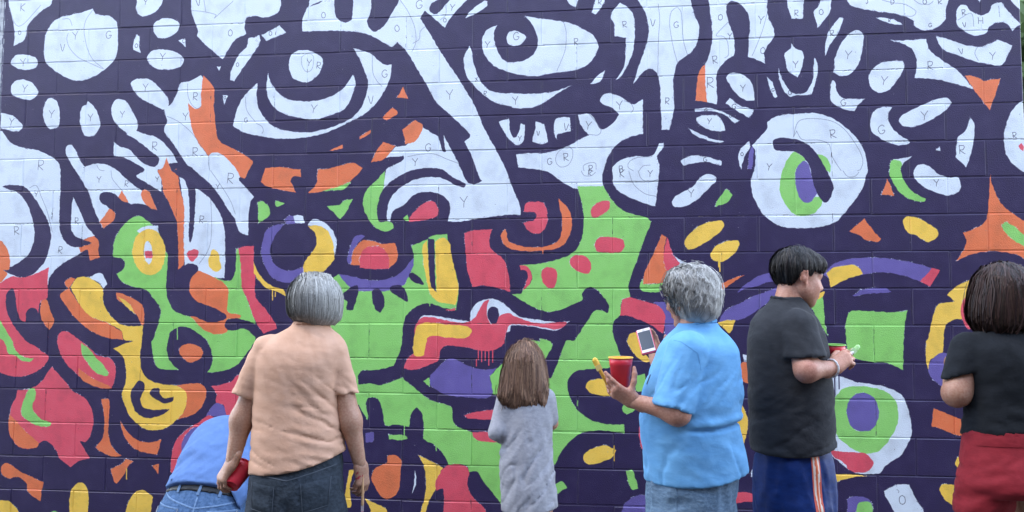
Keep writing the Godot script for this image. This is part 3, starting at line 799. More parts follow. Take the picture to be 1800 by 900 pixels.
	pencil("3627,3250 3594,3224 3583,3157 3593,3068 3608,2989 3629,2911")
	pencil("3627,3250 3648,3221 3655,3143 3662,3043 3683,2965")
	pencil("3914,3150 3844,3075 3881,3068 3907,3040 3912,2957 3890,2941")
	pencil("4131,3191 4103,3093 4065,2996 4043,2947")
	pencil("3320,2710 3358,2692 3374,2659 3357,2637")
	pencil("3118,2638 3156,2592 3188,2542 3172,2514 3112,2518")
	pencil("3024,2429 3022,2385 2996,2341 2953,2331 2925,2364 2936,2414 2991,2452 3024,2429")
	pencil("3089,2306 3084,2334 3117,2352 3155,2349 3157,2310")
	pencil("3371,2301 3339,2324 3350,2356 3393,2377 3479,2381")
	pencil("3404,2301 3425,2328 3468,2332")
	pencil("3935,2704 3960,2660 4044,2638")
	pencil("4281,2511 4265,2479 4293,2565 4375,2579 4478,2560 4548,2505 4617,2396 4636,2332 4620,2285 4604,2280")
	pencil("4281,2511 4311,2462 4394,2457 4455,2432 4474,2357 4518,2281")
	pencil("4759,3242 4819,3224 4880,3213 4939,3170 4919,3144 4848,3152")
	pencil("5159,3113 5230,3148 5242,3072")
	pencil("5375,3185 5379,3120")
	pencil("5259,2960 5243,2923 5261,2880")
	pencil("4931,3235 4961,3212 5011,3208 5032,3226")
	pencil("-362,2259 -318,2273 -284,2210 -235,2103 -199,1978")
	pencil("177,2357 185,2310 236,2250 262,2226")
	pencil("827,2171 837,2021 828,1883 765,1780")
	pencil("823,2346 885,2263 954,2158 986,2077")
	pencil("3344,2302 3371,2224 3435,2169 3499,2152")
	pencil("3398,2301 3414,2257 3457,2234 3510,2250")
	pencil("3073,2306 3089,2278 3133,2278 3155,2299")
	pencil("4528,2281 4553,2248 4594,2250 4614,2274")
	pencil("4773,538 4783,528 4778,518")
	letter("K", -456, 3412, 49)
	letter("O", -471, 3249, 27)
	letter("V", -173, 3143, 46)
	letter("Y", -89, 3215, 51)
	letter("G", 132, 3214, 48)
	letter("Y", 372, 3412, 36)
	letter("Y", 494, 3060, 47)
	letter("Y", -437, 3055, 49)
	letter("Y", -420, 2887, 51)
	letter("Y", -501, 2679, 46)
	letter("Y", -231, 2720, 52)
	letter("Y", 30, 2692, 47)
	letter("Y", 240, 2707, 43)
	letter("Y", 388, 2871, 48)
	letter("O", 318, 3138, 26)
	letter("C", 628, 3157, 26)
	letter("O", 928, 3197, 40)
	letter("V", 716, 3396, 43)
	letter("O", 979, 2997, 24)
	letter("R", 713, 2807, 49)
	letter("Y", 653, 2683, 47)
	letter("R", 458, 2505, 54)
	letter("R", 720, 2464, 54)
	letter("R", -291, 2401, 65)
	letter("G", 1040, 2653, 28)
	letter("O", 903, 2794, 19)
	letter("O", 1517, 3285, 37)
	letter("O", 1974, 3186, 41)
	letter("G", 2109, 3327, 53)
	letter("Y", 2310, 3298, 39)
	letter("O", 2265, 3225, 26)
	letter("O", 1185, 3184, 28)
	letter("Y", 1433, 2992, 40)
	letter("R", 1493, 2975, 42)
	letter("G", 1902, 2912, 46)
	letter("V", 1819, 2757, 48)
	letter("Y", 1468, 2709, 51)
	letter("G", 2171, 2462, 45)
	letter("Y", 2094, 2374, 45)
	letter("Y", 2299, 2772, 57)
	letter("Y", 2522, 3066, 41)
	letter("X", 2457, 2861, 25)
	letter("R", 2510, 2775, 29)
	letter("G", 2693, 3112, 46)
	letter("R", 3045, 3065, 41)
	letter("R", 3183, 3296, 29)
	letter("R", 3326, 3158, 38)
	letter("V", 3488, 3163, 42)
	letter("G", 3621, 3145, 36)
	letter("O", 3870, 3179, 35)
	letter("Y", 3922, 3067, 35)
	letter("R", 3837, 2932, 46)
	letter("R", 3809, 2801, 62)
	letter("Y", 4097, 3154, 46)
	letter("O", 4104, 2978, 37)
	letter("Y", 3991, 2763, 40)
	letter("G", 3939, 2660, 28)
	letter("Y", 3801, 2577, 33)
	letter("Y", 2690, 2727, 49)
	letter("Y", 3295, 2683, 49)
	letter("R", 3566, 2701, 39)
	letter("Y", 2715, 2502, 29)
	letter("V", 2823, 2531, 27)
	letter("V", 2986, 2565, 40)
	letter("Y", 3115, 2569, 45)
	letter("G", 2890, 2365, 38)
	letter("R", 2984, 2388, 45)
	letter("R", 3128, 2319, 38)
	letter("G", 3775, 2359, 26)
	letter("G", 3783, 2643, 20)
	letter("G", 3920, 2606, 19)
	letter("O", 3980, 2386, 20)
	letter("B", 3301, 2313, 37)
	letter("R", 4293, 3187, 35)
	letter("O", 4428, 3188, 33)
	letter("R", 4486, 3063, 37)
	letter("Y", 4570, 2935, 50)
	letter("Y", 4283, 2890, 41)
	letter("R", 5007, 2861, 49)
	letter("V", 5172, 2938, 32)
	letter("Y", 5336, 2904, 43)
	letter("R", 5192, 3155, 33)
	letter("V", 5193, 3085, 26)
	letter("H", 5278, 3105, 38)
	letter("Y", 4760, 2783, 49)
	letter("G", 4538, 2666, 36)
	letter("Y", 4969, 2580, 51)
	letter("G", 4739, 2509, 49)
	letter("R", 5160, 2387, 50)
	letter("R", 4478, 2490, 49)
	letter("G", 4249, 2731, 26)
	letter("G", 4156, 2749, 19)
	letter("R", 5435, 2461, 33)
	letter("D", 4814, 3231, 28)
	letter("O", 4986, 3224, 28)
	letter("R", 5067, 3221, 32)
	letter("G", 5013, 3090, 22)
	letter("R", 4796, 3124, 20)
	letter("Y", 4128, 2309, 38)
	letter("J", 4677, 3237, 24)
	letter("R", -438, 1992, 52)
	letter("Y", -314, 2217, 29)
	letter("R", -40, 2048, 40)
	letter("Y", 100, 2303, 38)
	letter("R", 281, 2275, 37)
	letter("Y", 480, 2299, 33)
	letter("R", -141, 1869, 43)
	letter("R", 773, 2048, 46)
	letter("R", 951, 2297, 65)
	letter("Y", 871, 2246, 32)
	letter("Y", 2388, 2134, 63)
	letter("Y", 3696, 2165, 43)
	letter("K", 3306, 2286, 44)
	letter("Y", 3466, 2283, 37)
	letter("R", 3122, 2294, 33)
	letter("Y", 5022, 2204, 38)
	letter("O", 4799, 483, 48)
	# runs of wet paint
	drip("Y", "1228,1619 1229,1562")
	drip("Y", "1246,1607 1246,1583")
	drip("Y", "3848,1787 3847,1723")
	drip("Y", "3842,1787 3841,1749")
	drip("R", "2474,1272 2474,1218")
	drip("R", "2494,1273 2494,1207")
	drip("R", "2514,1267 2514,1213")
	drip("R", "2535,1267 2535,1186")
	drip("R", "2558,1278 2558,1205")
	drip("R", "2463,1218 2463,1182")
	drip("G", "2041,836 2042,780")
	drip("G", "2230,726 2231,693")
	drip("G", "3046,990 3045,962")
	drip("Y", "3251,741 3251,659")
	drip("Y", "334,547 336,485")
	drip("G", "633,1402 637,1324")
	drip("D", "4459,1146 4457,1033")
	drip("D", "4481,1147 4480,1076")
	drip("O", "2848,1863 2848,1830")
	drip("G", "2186,1551 2187,1527")
	finish_paint()


func finish_paint() -> void:
	wear()
	var film := mottle()
	for half in 2:
		for ox in [0, 1024]:
			for oy in [0, 1024]:
				coats[half].blend_rect(film, Rect2i(0, 0, 1024, 1024), Vector2i(ox, oy))
		coats[half].generate_mipmaps()


# ------------------------------------------------------------------ the wall

func block_mesh(x0: float, x1: float, y0: float, y1: float, half: int, proud: float, tilt: Vector2) -> ArrayMesh:
	# a concrete block with chamfered front edges; its face carries its own piece of the mural
	var st := SurfaceTool.new()
	st.begin(Mesh.PRIMITIVE_TRIANGLES)
	var c := 0.0035
	var back := -0.19
	var w := x1 - x0
	var h := y1 - y0
	var lift := func(x: float, y: float) -> float: return proud + tilt.x * ((x - x0) / w - 0.5) + tilt.y * ((y - y0) / h - 0.5)
	var o := [Vector2(x0, y0), Vector2(x1, y0), Vector2(x1, y1), Vector2(x0, y1)]
	var i := [Vector2(x0 + c, y0 + c), Vector2(x1 - c, y0 + c), Vector2(x1 - c, y1 - c), Vector2(x0 + c, y1 - c)]
	var front := []
	var rim := []
	var rear := []
	for k in 4:
		front.append(Vector3(i[k].x, i[k].y, lift.call(i[k].x, i[k].y)))
		rim.append(Vector3(o[k].x, o[k].y, lift.call(o[k].x, o[k].y) - c * 0.8))
		rear.append(Vector3(o[k].x, o[k].y, back))
	quad(st, front[0], front[1], front[2], front[3], half)
	for k in 4:
		var n := (k + 1) % 4
		quad(st, rim[k], rim[n], front[n], front[k], half)
		quad(st, rear[k], rear[n], rim[n], rim[k], half)
	quad(st, rear[1], rear[0], rear[3], rear[2], half)
	st.generate_normals()
	st.generate_tangents()
	return st.commit()


func quad(st: SurfaceTool, a: Vector3, b: Vector3, c: Vector3, d: Vector3, half: int) -> void:
	st.set_smooth_group(-1)
	for v in [a, c, b, a, d, c]:
		var t := texel(half, v.x, v.y) / SIDE
		st.set_uv(t)
		st.add_vertex(v)


func block_wall() -> void:
	var rough_face := relief(0.055, FastNoiseLite.TYPE_SIMPLEX, 3, 3.0, 1024)
	var painted := []
	for half in 2:
		var m := StandardMaterial3D.new()
		m.albedo_texture = ImageTexture.create_from_image(coats[half])
		m.texture_repeat = false
		m.roughness = 0.4
		m.metallic_specular = 0.55
		painted.append(m)
		m.normal_enabled = true
		m.normal_texture = relief(0.22, FastNoiseLite.TYPE_SIMPLEX, 3 + half, 3.0, 2048)
		m.normal_scale = 0.28
	var wall := thing("mural_wall", "long concrete block wall carrying the half-finished purple, white and coloured mural", "wall")
	var gap := func() -> float: return 0.0012 + 0.0034 * pow(rng.randf(), 1.3)
	for row in COURSES:
		var xs := joints_of(row)
		for k in xs.size() - 1:
			var x0: float = xs[k] + (gap.call() if k > 0 else 0.0)
			var x1: float = xs[k + 1] - (gap.call() if k < xs.size() - 2 else 0.0)
			var half := 0 if (x0 + x1) / 2.0 < 2.4 else 1
			var mesh := block_mesh(x0, x1, row * COURSE + gap.call(), (row + 1) * COURSE - gap.call(), half, rng.randf_range(-0.0012, 0.0012), Vector2(rng.randf_range(-0.0015, 0.0015), rng.randf_range(-0.0015, 0.0015)))
			part("concrete_block", mesh, painted[half], wall)
	# the mortar between the blocks, painted along with them
	for half in 2:
		var st := SurfaceTool.new()
		st.begin(Mesh.PRIMITIVE_TRIANGLES)
		var xa := WALL_LEFT + 0.004 if half == 0 else 2.4
		var xb := 2.4 if half == 0 else WALL_RIGHT - 0.004
		quad(st, Vector3(xa, 0, -0.0028), Vector3(xb, 0, -0.0028), Vector3(xb, COURSES * COURSE, -0.0028), Vector3(xa, COURSES * COURSE, -0.0028), half)
		st.generate_normals()
		st.generate_tangents()
		part("mortar", st.commit(), painted[half], wall)
	var cap := BoxMesh.new()
	cap.size = Vector3(WALL_RIGHT - WALL_LEFT + 0.06, 0.05, 0.26)
	part("coping", cap, M.metal_cap, wall, Vector3((WALL_LEFT + WALL_RIGHT) / 2, COURSES * COURSE + 0.026, -0.09))


# ------------------------------------------------------------------ what lies round it

func surroundings() -> void:
	var g := PlaneMesh.new()
	g.size = Vector2(600, 600)
	structure("ground", g, M.asphalt)
	# the plain side and back of the building whose end wall is painted
	var b := thing("building", "pale flat-roofed building behind the painted block wall", "building")
	for s in [0, 1]:
		var w := BoxMesh.new()
		w.size = Vector3(0.2, COURSES * COURSE, 8.0)
		part("side_wall", w, M.bare_block, b, Vector3(WALL_LEFT + 0.102 if s == 0 else WALL_RIGHT - 0.102, COURSES * COURSE / 2, -4.195))
	var bw := BoxMesh.new()
	bw.size = Vector3(WALL_RIGHT - WALL_LEFT, COURSES * COURSE, 0.2)
	part("back_wall", bw, M.bare_block, b, Vector3((WALL_LEFT + WALL_RIGHT) / 2, COURSES * COURSE / 2, -8.3))
	var r := BoxMesh.new()
	r.size = Vector3(WALL_RIGHT - WALL_LEFT - 0.41, 0.15, 7.98)
	part("roof", r, M.metal_cap, b, Vector3((WALL_LEFT + WALL_RIGHT) / 2, COURSES * COURSE - 0.2, -4.2))
	var post := BoxMesh.new()
	post.size = Vector3(0.5, COURSES * COURSE + 0.05, 0.35)
	var p := part(numbered("corner_pier"), post, M.siding, self, Vector3(WALL_LEFT - 0.256, (COURSES * COURSE + 0.05) / 2, -0.19))
	tag(p, "pale smooth pier at the left end of the mural wall", "pier")
	shop()
	tree(Vector3(8.3, 0, -5.0), 8.0, "leafy green tree beyond the right end of the wall, the nearer one")
	tree(Vector3(10.6, 0, -9.0), 6.5, "taller green tree farther back beyond the right end of the wall")


func shop() -> void:
	# the low building across the yard, behind whoever takes the picture
	var s := thing("brick_building", "long brown building across the yard from the mural", "building", Vector3(2.4, 0, 8.6))
	var w := BoxMesh.new()
	w.size = Vector3(46, 7.2, 6)
	part("wall", w, woven(Color8(70, 56, 50), Color8(86, 68, 60), 51, 0.03, 0.6, 2.0), s, Vector3(0, 3.6, 3))
	var r := BoxMesh.new()
	r.size = Vector3(46.6, 0.25, 6.6)
	part("roof", r, plain(Color8(70, 70, 72), 0.8), s, Vector3(0, 7.327, 3))
	var glass := plain(Color8(30, 36, 42), 0.1)
	var frame := plain(Color8(210, 208, 200), 0.6)
	for k in 11:
		var f := BoxMesh.new()
		f.size = Vector3(1.5, 1.3, 0.08)
		var o := part("window", f, frame, s, Vector3(-20 + k * 4.0, 2.0, -0.03))
		var p := BoxMesh.new()
		p.size = Vector3(1.34, 1.14, 0.03)
		part("pane", p, glass, o, Vector3(0, 0, -0.035))


func tree(at: Vector3, tall: float, label: String) -> void:
	var t := thing("leafy_tree", label, "tree", at, 0.0, "trees beyond the wall")
	var st := SurfaceTool.new()
	st.begin(Mesh.PRIMITIVE_TRIANGLES)
	limb(st, Vector3.ZERO, Vector3(0.1, tall * 0.45, 0), 0.16, 0.1)
	var tips := []
	for k in 9:
		var a := k * 2.4
		var from := Vector3(0.05, tall * (0.25 + 0.03 * k), 0)
		var to := from + Vector3(cos(a) * tall * 0.25, tall * 0.25, sin(a) * tall * 0.25)
		limb(st, from, to, 0.06, 0.02)
		tips.append(to)
		tips.append(from.lerp(to, 0.6))
	st.generate_normals()
	part("trunk", st.commit(), M.bark, t)
	var lt := SurfaceTool.new()
	lt.begin(Mesh.PRIMITIVE_TRIANGLES)
	for k in 9000:
		var c: Vector3 = tips[rng.randi() % tips.size()]
		var d := Vector3(rng.randfn(), rng.randfn() * 0.8, rng.randfn()) * tall * 0.075
		var b := Basis.from_euler(Vector3(rng.randf() * TAU, rng.randf() * TAU, rng.randf() * TAU)) * rng.randf_range(0.08, 0.17)
		var g := rng.randf_range(0.7, 1.3)
		lt.set_color(Color(0.06 * g, 0.11 * g, 0.03 * g))
		for v in [Vector3(-0.5, 0, 0), Vector3(0, 0, 1), Vector3(0.5, 0, 0), Vector3(-0.5, 0, 0), Vector3(0.5, 0, 0), Vector3(0, 0, -1)]:
			lt.add_vertex(c + d + b * v)
	lt.generate_normals()
	part("crown", lt.commit(), M.leaf, t)


func limb(st: SurfaceTool, a: Vector3, b: Vector3, ra: float, rb: float) -> void:
	var d := (b - a).normalized()
	var u := d.cross(Vector3(0.3, 0.1, 1)).normalized()
	var v := d.cross(u)
	for k in 10:
		var p := u * cos(TAU * k / 10) + v * sin(TAU * k / 10)
		var q := u * cos(TAU * (k + 1) / 10) + v * sin(TAU * (k + 1) / 10)
		for w in [a + p * ra, b + q * rb, a + q * ra, a + p * ra, b + p * rb, b + q * rb]:
			st.add_vertex(w)


# ------------------------------------------------------------------ soft shapes: blended solids, meshed as surface nets

class Solid:
	var kind := 0             # 0 tapered capsule, 1 ellipsoid, 2 stack of ellipses
	var inv := Transform3D()
	var tall := 0.0
	var ra := 0.0
	var rb := 0.0
	var flat := 1.0
	var r := Vector3.ONE
	var rows := PackedFloat32Array()
	var low := 0.0
	var k := 0.02
	var mid := Vector3.ZERO
	var reach := 0.0
	var trimmed := false
	var edge := Plane()

	func dist(p: Vector3) -> float:
		if not trimmed:
			return whole(p)
		var e := edge.distance_to(p)
		# a turned-up hem just above the cut
		return maxf(whole(p) + (-0.0016 if e > -0.018 else 0.0), e)

	func whole(p: Vector3) -> float:
		var q := inv * p
		if kind == 0:
			q.z /= flat
			var t := clampf(q.y / tall, 0.0, 1.0)
			q.y -= t * tall
			return (q.length() - lerpf(ra, rb, t)) * minf(1.0, flat)
		if kind == 1:
			var a := (q / r).length()
			var b := (q / (r * r)).length()
			return a * (a - 1.0) / maxf(b, 1e-6) if b > 1e-6 else -minf(r.x, minf(r.y, r.z))
		var n := rows.size() / 4
		var u := clampf((q.y - low) * 100.0, 0.0, n - 1.001)
		var i := int(u) * 4
		var f := u - int(u)
		var w := lerpf(rows[i + 2], rows[i + 6], f)
		var d := lerpf(rows[i + 3], rows[i + 7], f)
		var e := Vector2(q.x - lerpf(rows[i], rows[i + 4], f), q.z - lerpf(rows[i + 1], rows[i + 5], f))
		var a2 := Vector2(e.x / w, e.y / d).length()
		var b2 := Vector2(e.x / (w * w), e.y / (d * d)).length()
		var s := a2 * (a2 - 1.0) / b2 if b2 > 1e-4 else -minf(w, d)
		var over := maxf(low - q.y, q.y - low - (n - 1) * 0.01)
		if over > 0.0:
			return Vector2(maxf(s, 0.0), over).length()
		return maxf(s, over)


class Field:
	var solids: Array[Solid] = []
	var ripple = null
	var cuts: Array[Callable] = []
	var lo := Vector3.ONE * 1e6
	var hi := -Vector3.ONE * 1e6

	func put(s: Solid, pad: float) -> void:
		lo = lo.min(s.mid - Vector3.ONE * (s.reach + pad))
		hi = hi.max(s.mid + Vector3.ONE * (s.reach + pad))
		solids.append(s)

	func cap(a: Vector3, b: Vector3, ra: float, rb: float, k := 0.02, flat := 1.0, facing := Vector3.BACK) -> Field:
		var s := Solid.new()
		var y := (b - a).normalized()
		var x := y.cross(facing)
		if x.length() < 0.05:
			x = y.cross(Vector3(1, 0.2, 0.1))
		x = x.normalized()
		s.inv = Transform3D(Basis(x, y, x.cross(y)), a).affine_inverse()
		s.tall = maxf(a.distance_to(b), 1e-4)
		s.ra = ra
		s.rb = rb
		s.k = k
		s.flat = flat
		s.mid = (a + b) / 2
		s.reach = s.tall / 2 + maxf(ra, rb) * maxf(1.0, flat)
		put(s, 0.02)
		return self

	func trim(point: Vector3, normal: Vector3) -> Field:
		# cut the last solid off at a plane; what lies on the normal's side goes
		solids[-1].trimmed = true
		solids[-1].edge = Plane(normal.normalized(), point)
		return self

	func ball(c: Vector3, r: Vector3, k := 0.02, turn := Basis.IDENTITY) -> Field:
		var s := Solid.new()
		s.kind = 1
		s.r = r
		s.k = k
		s.inv = Transform3D(turn, c).affine_inverse()
		s.mid = c
		s.reach = maxf(r.x, maxf(r.y, r.z))
		put(s, 0.02)
		return self

	func stack(table: Array, k := 0.02, place := Transform3D.IDENTITY) -> Field:
		# each row: height, centre x, centre z, half width, half depth; heights rising
		var s := Solid.new()
		s.kind = 2
		s.k = k
		s.inv = place.affine_inverse()
		s.low = table[0][0]
		var top: float = table[-1][0]
		var widest := 0.0
		for j in int((top - s.low) * 100.0) + 2:
			var y := minf(s.low + j * 0.01, top)
			var i := 0
			while i < table.size() - 2 and table[i + 1][0] <= y:
				i += 1
			var t := clampf((y - table[i][0]) / (table[i + 1][0] - table[i][0]), 0.0, 1.0)
			for c in range(1, 5):
				var before: float = table[maxi(i - 1, 0)][c]
				var after: float = table[mini(i + 2, table.size() - 1)][c]
				s.rows.append(cubic_interpolate(table[i][c], table[i + 1][c], before, after, t))
			widest = maxf(widest, absf(table[i][1]) + maxf(table[i][3], table[i][4]) + absf(table[i][2]))
		s.mid = place * Vector3(0, (s.low + top) / 2, 0)
		s.reach = Vector2(widest, (top - s.low) / 2).length()
		put(s, 0.02)
		return self

	func at(p: Vector3) -> float:
		var d := 1e3
		for s in solids:
			if p.distance_to(s.mid) - s.reach > d + s.k:
				continue
			var e := s.dist(p)
			if s.k < 0.0:      # carve
				d = maxf(d, -e)
			elif e > d + s.k or d == 1e3:
				d = minf(d, e)
			else:
				var h := clampf(0.5 + 0.5 * (d - e) / s.k, 0.0, 1.0)
				d = lerpf(d, e, h) - s.k * h * (1.0 - h)
		if d < 0.028 and d > -0.028 and ripple != null:
			d += ripple.call(p)
		for c in cuts:
			d = maxf(d, c.call(p))
		return d

	func slope(p: Vector3) -> Vector3:
		var e := 0.003
		return Vector3(at(p + Vector3(e, 0, 0)) - at(p - Vector3(e, 0, 0)), at(p + Vector3(0, e, 0)) - at(p - Vector3(0, e, 0)), at(p + Vector3(0, 0, e)) - at(p - Vector3(0, 0, e))).normalized()

	func hit(from: Vector3, dir: Vector3, far := 0.6) -> Vector3:
		var t := 0.0
		for i in 60:
			var d := at(from + dir * t)
			if d < 0.0008:
				break
			t += maxf(d * 0.7, 0.0005)
			if t > far:
				break
		return from + dir * t


class Net:
	# collects meshed fields; commit() gives one smooth ArrayMesh
	var verts := PackedVector3Array()
	var normals := PackedVector3Array()
	var colors := PackedColorArray()
	var index := PackedInt32Array()

	func add(f: Field, cell: float, tint = null) -> Net:
		var first := verts.size()
		var lo := f.lo
		var step := 4
		var n := Vector3i(((f.hi - lo) / (cell * step)).ceil()) + Vector3i.ONE
		var nx := n.x * step + 1
		var ny := n.y * step + 1
		var nz := n.z * step + 1
		var val := PackedFloat32Array()
		val.resize(nx * ny * nz)
		val.fill(1e5)
		var blocks: Array[Vector3i] = []
		for z in n.z:
			for y in n.y:
				for x in n.x:
					var c := lo + Vector3(x + 0.5, y + 0.5, z + 0.5) * (cell * step)
					if absf(f.at(c)) < cell * step * 1.35 + 0.006:
						for k in 8:
							var half := Vector3i(x * 2 + (k & 1), y * 2 + ((k >> 1) & 1), z * 2 + (k >> 2))
							if absf(f.at(lo + (Vector3(half) + Vector3.ONE * 0.5) * (cell * 2.0))) < cell * 2.4 + 0.006:
								blocks.append(half)
		step = 2
		for b in blocks:
			for z in step + 1:
				for y in step + 1:
					var i := ((b.z * step + z) * ny + b.y * step + y) * nx + b.x * step
					for x in step + 1:
						if val[i + x] > 9e4:
							val[i + x] = f.at(lo + Vector3(b.x * step + x, b.y * step + y, b.z * step + z) * cell)
		var cell_at := {}
		var off := [0, 1, nx, nx + 1, nx * ny, nx * ny + 1, nx * ny + nx, nx * ny + nx + 1]
		for b in blocks:
			for z in step:
				for y in step:
					for x in step:
						var i := ((b.z * step + z) * ny + b.y * step + y) * nx + b.x * step + x
						var inside := 0
						for o in off:
							if val[i + o] < 0.0:
								inside += 1
						if inside == 0 or inside == 8:
							continue
						var sum := Vector3.ZERO
						var count := 0
						for axis in 3:
							var da: int = [1, 2, 4][axis]
							for c in 8:
								if c & da:
									continue
								var va := val[i + off[c]]
								var vb := val[i + off[c | da]]
								if (va < 0.0) != (vb < 0.0):
									var t := va / (va - vb)
									var q := Vector3(c & 1, (c >> 1) & 1, (c >> 2) & 1)
									q[axis] += t
									sum += q
									count += 1
						cell_at[i] = verts.size()
						var p := lo + (Vector3(b.x * step + x, b.y * step + y, b.z * step + z) + sum / count) * cell
						verts.append(p)
						normals.append(Vector3.ZERO)
						colors.append(tint.call(p) if tint != null else Color.WHITE)
		var strides := [1, nx, nx * ny]
		for i in cell_at:
			for axis in 3:
				var s: int = strides[axis]
				if (val[i] < 0.0) == (val[i + s] < 0.0) or val[i + s] > 9e4:
					continue
				var u: int = strides[(axis + 1) % 3]
				var v: int = strides[(axis + 2) % 3]
				if not (cell_at.has(i - u) and cell_at.has(i - v) and cell_at.has(i - u - v)):
					continue
				var q := [cell_at[i], cell_at[i - u], cell_at[i - u - v], cell_at[i - v]]
				var out := Vector3.ZERO
				out[axis] = 1.0 if val[i] < 0.0 else -1.0
				var nrm := (verts[q[2]] - verts[q[0]]).cross(verts[q[3]] - verts[q[1]])
				if nrm.dot(out) < 0.0:
					nrm = -nrm
					q.reverse()
				for w in q:
					normals[w] += nrm
				# clockwise seen from outside
				index.append_array(PackedInt32Array([q[0], q[2], q[1], q[0], q[3], q[2]]))
		for w in range(first, verts.size()):
			normals[w] = normals[w].normalized()
		return self

	func commit() -> ArrayMesh:
		var a := []
		a.resize(Mesh.ARRAY_MAX)
		a[Mesh.ARRAY_VERTEX] = verts
		a[Mesh.ARRAY_NORMAL] = normals
		a[Mesh.ARRAY_COLOR] = colors
		a[Mesh.ARRAY_INDEX] = index
		var m := ArrayMesh.new()
		m.add_surface_from_arrays(Mesh.PRIMITIVE_TRIANGLES, a)
		return m


func ridged(p: Vector3, s: Vector3) -> float:
	return 1.0 - 2.0 * absf(cloth.get_noise_3d(p.x * s.x, p.y * s.y, p.z * s.z))


# thin, sharp furrows along the zero lines of a stretched noise
func furrow(p: Vector3, s: Vector3) -> float:
	var n := cloth.get_noise_3d(p.x * s.x, p.y * s.y, p.z * s.z)
	return exp(-n * n * 130.0)


# a strip or patch of cloth lying on a field, seen from +z: pockets, seams, loops, stripes
func patch(f: Field, path: Array, wide: float, lift: float, from_z := 0.5, dir := Vector3(0, 0, -1), n_across := 3) -> ArrayMesh:
	var st := SurfaceTool.new()
	st.begin(Mesh.PRIMITIVE_TRIANGLES)
	var pts: Array[Vector2] = []
	for i in path.size() - 1:
		var k := maxi(1, int(path[i].distance_to(path[i + 1]) / 0.015))
		for j in k:
			pts.append(path[i].lerp(path[i + 1], float(j) / k))
	pts.append(path[-1])
	var grid := []
	for i in pts.size():
		var t := (pts[mini(i + 1, pts.size() - 1)] - pts[maxi(i - 1, 0)]).normalized()
		var side := Vector2(-t.y, t.x)
		var row := []
		for j in n_across:
			var c := pts[i] + side * wide * (float(j) / (n_across - 1) - 0.5)
			var p := f.hit(Vector3(c.x, c.y, 0) - dir * from_z, dir, from_z * 2)
			if f.at(p) > 0.004:
				row = []
				break
			var edge := j == 0 or j == n_across - 1 or i == 0 or i == pts.size() - 1
			row.append(p + f.slope(p) * (lift if not edge else lift * 0.4))
		if not row.is_empty():
			grid.append(row)
	for i in grid.size() - 1:
		for j in n_across - 1:
			for v in [grid[i][j], grid[i + 1][j + 1], grid[i + 1][j], grid[i][j], grid[i][j + 1], grid[i + 1][j + 1]]:
				st.add_vertex(v)
	st.index()
	st.generate_normals()
	return st.commit()


# a sheet over a quadrilateral region (corners in x, y), its rim pressed onto the cloth below
func sheet(f: Field, a: Vector2, b: Vector2, c: Vector2, d: Vector2, lift: float, n := 10) -> ArrayMesh:
	var st := SurfaceTool.new()
	st.begin(Mesh.PRIMITIVE_TRIANGLES)
	var grid := []
	for i in n + 1:
		var row := []
		for j in n + 1:
			var u := float(j) / n
			var v := float(i) / n
			var q := a.lerp(b, u).lerp(d.lerp(c, u), v)
			var p := f.hit(Vector3(q.x, q.y, 0.5), Vector3(0, 0, -1), 1.0)
			var edge := i == 0 or j == 0 or i == n or j == n
			row.append(p + f.slope(p) * (0.0 if edge else lift))
		grid.append(row)
	for i in n:
		for j in n:
			for v in [grid[i][j], grid[i + 1][j + 1], grid[i + 1][j], grid[i][j], grid[i][j + 1], grid[i + 1][j + 1]]:
				st.add_vertex(v)
	st.index()
	st.generate_normals()
	return st.commit()


# hair: many narrow ribbons that run down over the hair's body
func strands(f: Field, middle: Vector3, count: int, length: float, width: float, wave: float, lift: float, shades: Array, seed_: int, low: float, tuck = null) -> ArrayMesh:
	var r := RandomNumberGenerator.new()
	r.seed = seed_
	var st := SurfaceTool.new()
	st.begin(Mesh.PRIMITIVE_TRIANGLES)
	for s in count:
		var dir := Vector3(r.randfn(), absf(r.randfn()) * 1.1 - 0.25, r.randfn()).normalized()
		var p := f.hit(middle + dir * 0.4, -dir, 0.4)
		if tuck != null and not tuck.call(p):
			continue
		var col: Color = shades[r.randi() % shades.size()]
		col = col * r.randf_range(0.8, 1.2)
		var long := length * r.randf_range(0.5, 1.15)
		var steps := 7
		var off := lift * r.randf_range(0.2, 1.0) * (3.0 if r.randf() < 0.06 else 1.0)
		var ph := r.randf() * TAU
		var ends := low + r.randf_range(-0.006, 0.014)
		var last_l := Vector3.ZERO
		var last_r := Vector3.ZERO
		for k in steps + 1:
			var here := f.at(p)
			var nrm := Vector3(f.at(p + Vector3(0.004, 0, 0)) - here, f.at(p + Vector3(0, 0.004, 0)) - here, f.at(p + Vector3(0, 0, 0.004)) - here).normalized()
			p -= nrm * (here - off)
			var flow := Vector3(sin(ph + k * 1.1) * wave, -1.0, cos(ph * 1.7 + k * 0.9) * wave)
			flow = (flow - nrm * flow.dot(nrm))
			if flow.length() < 0.05:
				flow = nrm.cross(Vector3(0.3, 0.2, 1))
			flow = flow.normalized()
			var side := flow.cross(nrm).normalized()
			var w := width * (1.0 - pow(float(k) / steps, 3.0)) * 0.5 + 0.0002
			var l := p - side * w + nrm * 0.0012
			var rr := p + side * w
			if k > 0:
				st.set_color(col)
				st.set_normal(nrm)
				for v in [last_l, l, rr, last_l, rr, last_r]:
					st.add_vertex(v)
			last_l = l
			last_r = rr
			p += flow * long / steps
			if p.y < ends:
				break
	return st.commit()


func hair_material(rough := 0.55) -> StandardMaterial3D:
	var m := StandardMaterial3D.new()
	m.vertex_color_use_as_albedo = true
	m.roughness = rough
	m.metallic_specular = 0.4
	return m


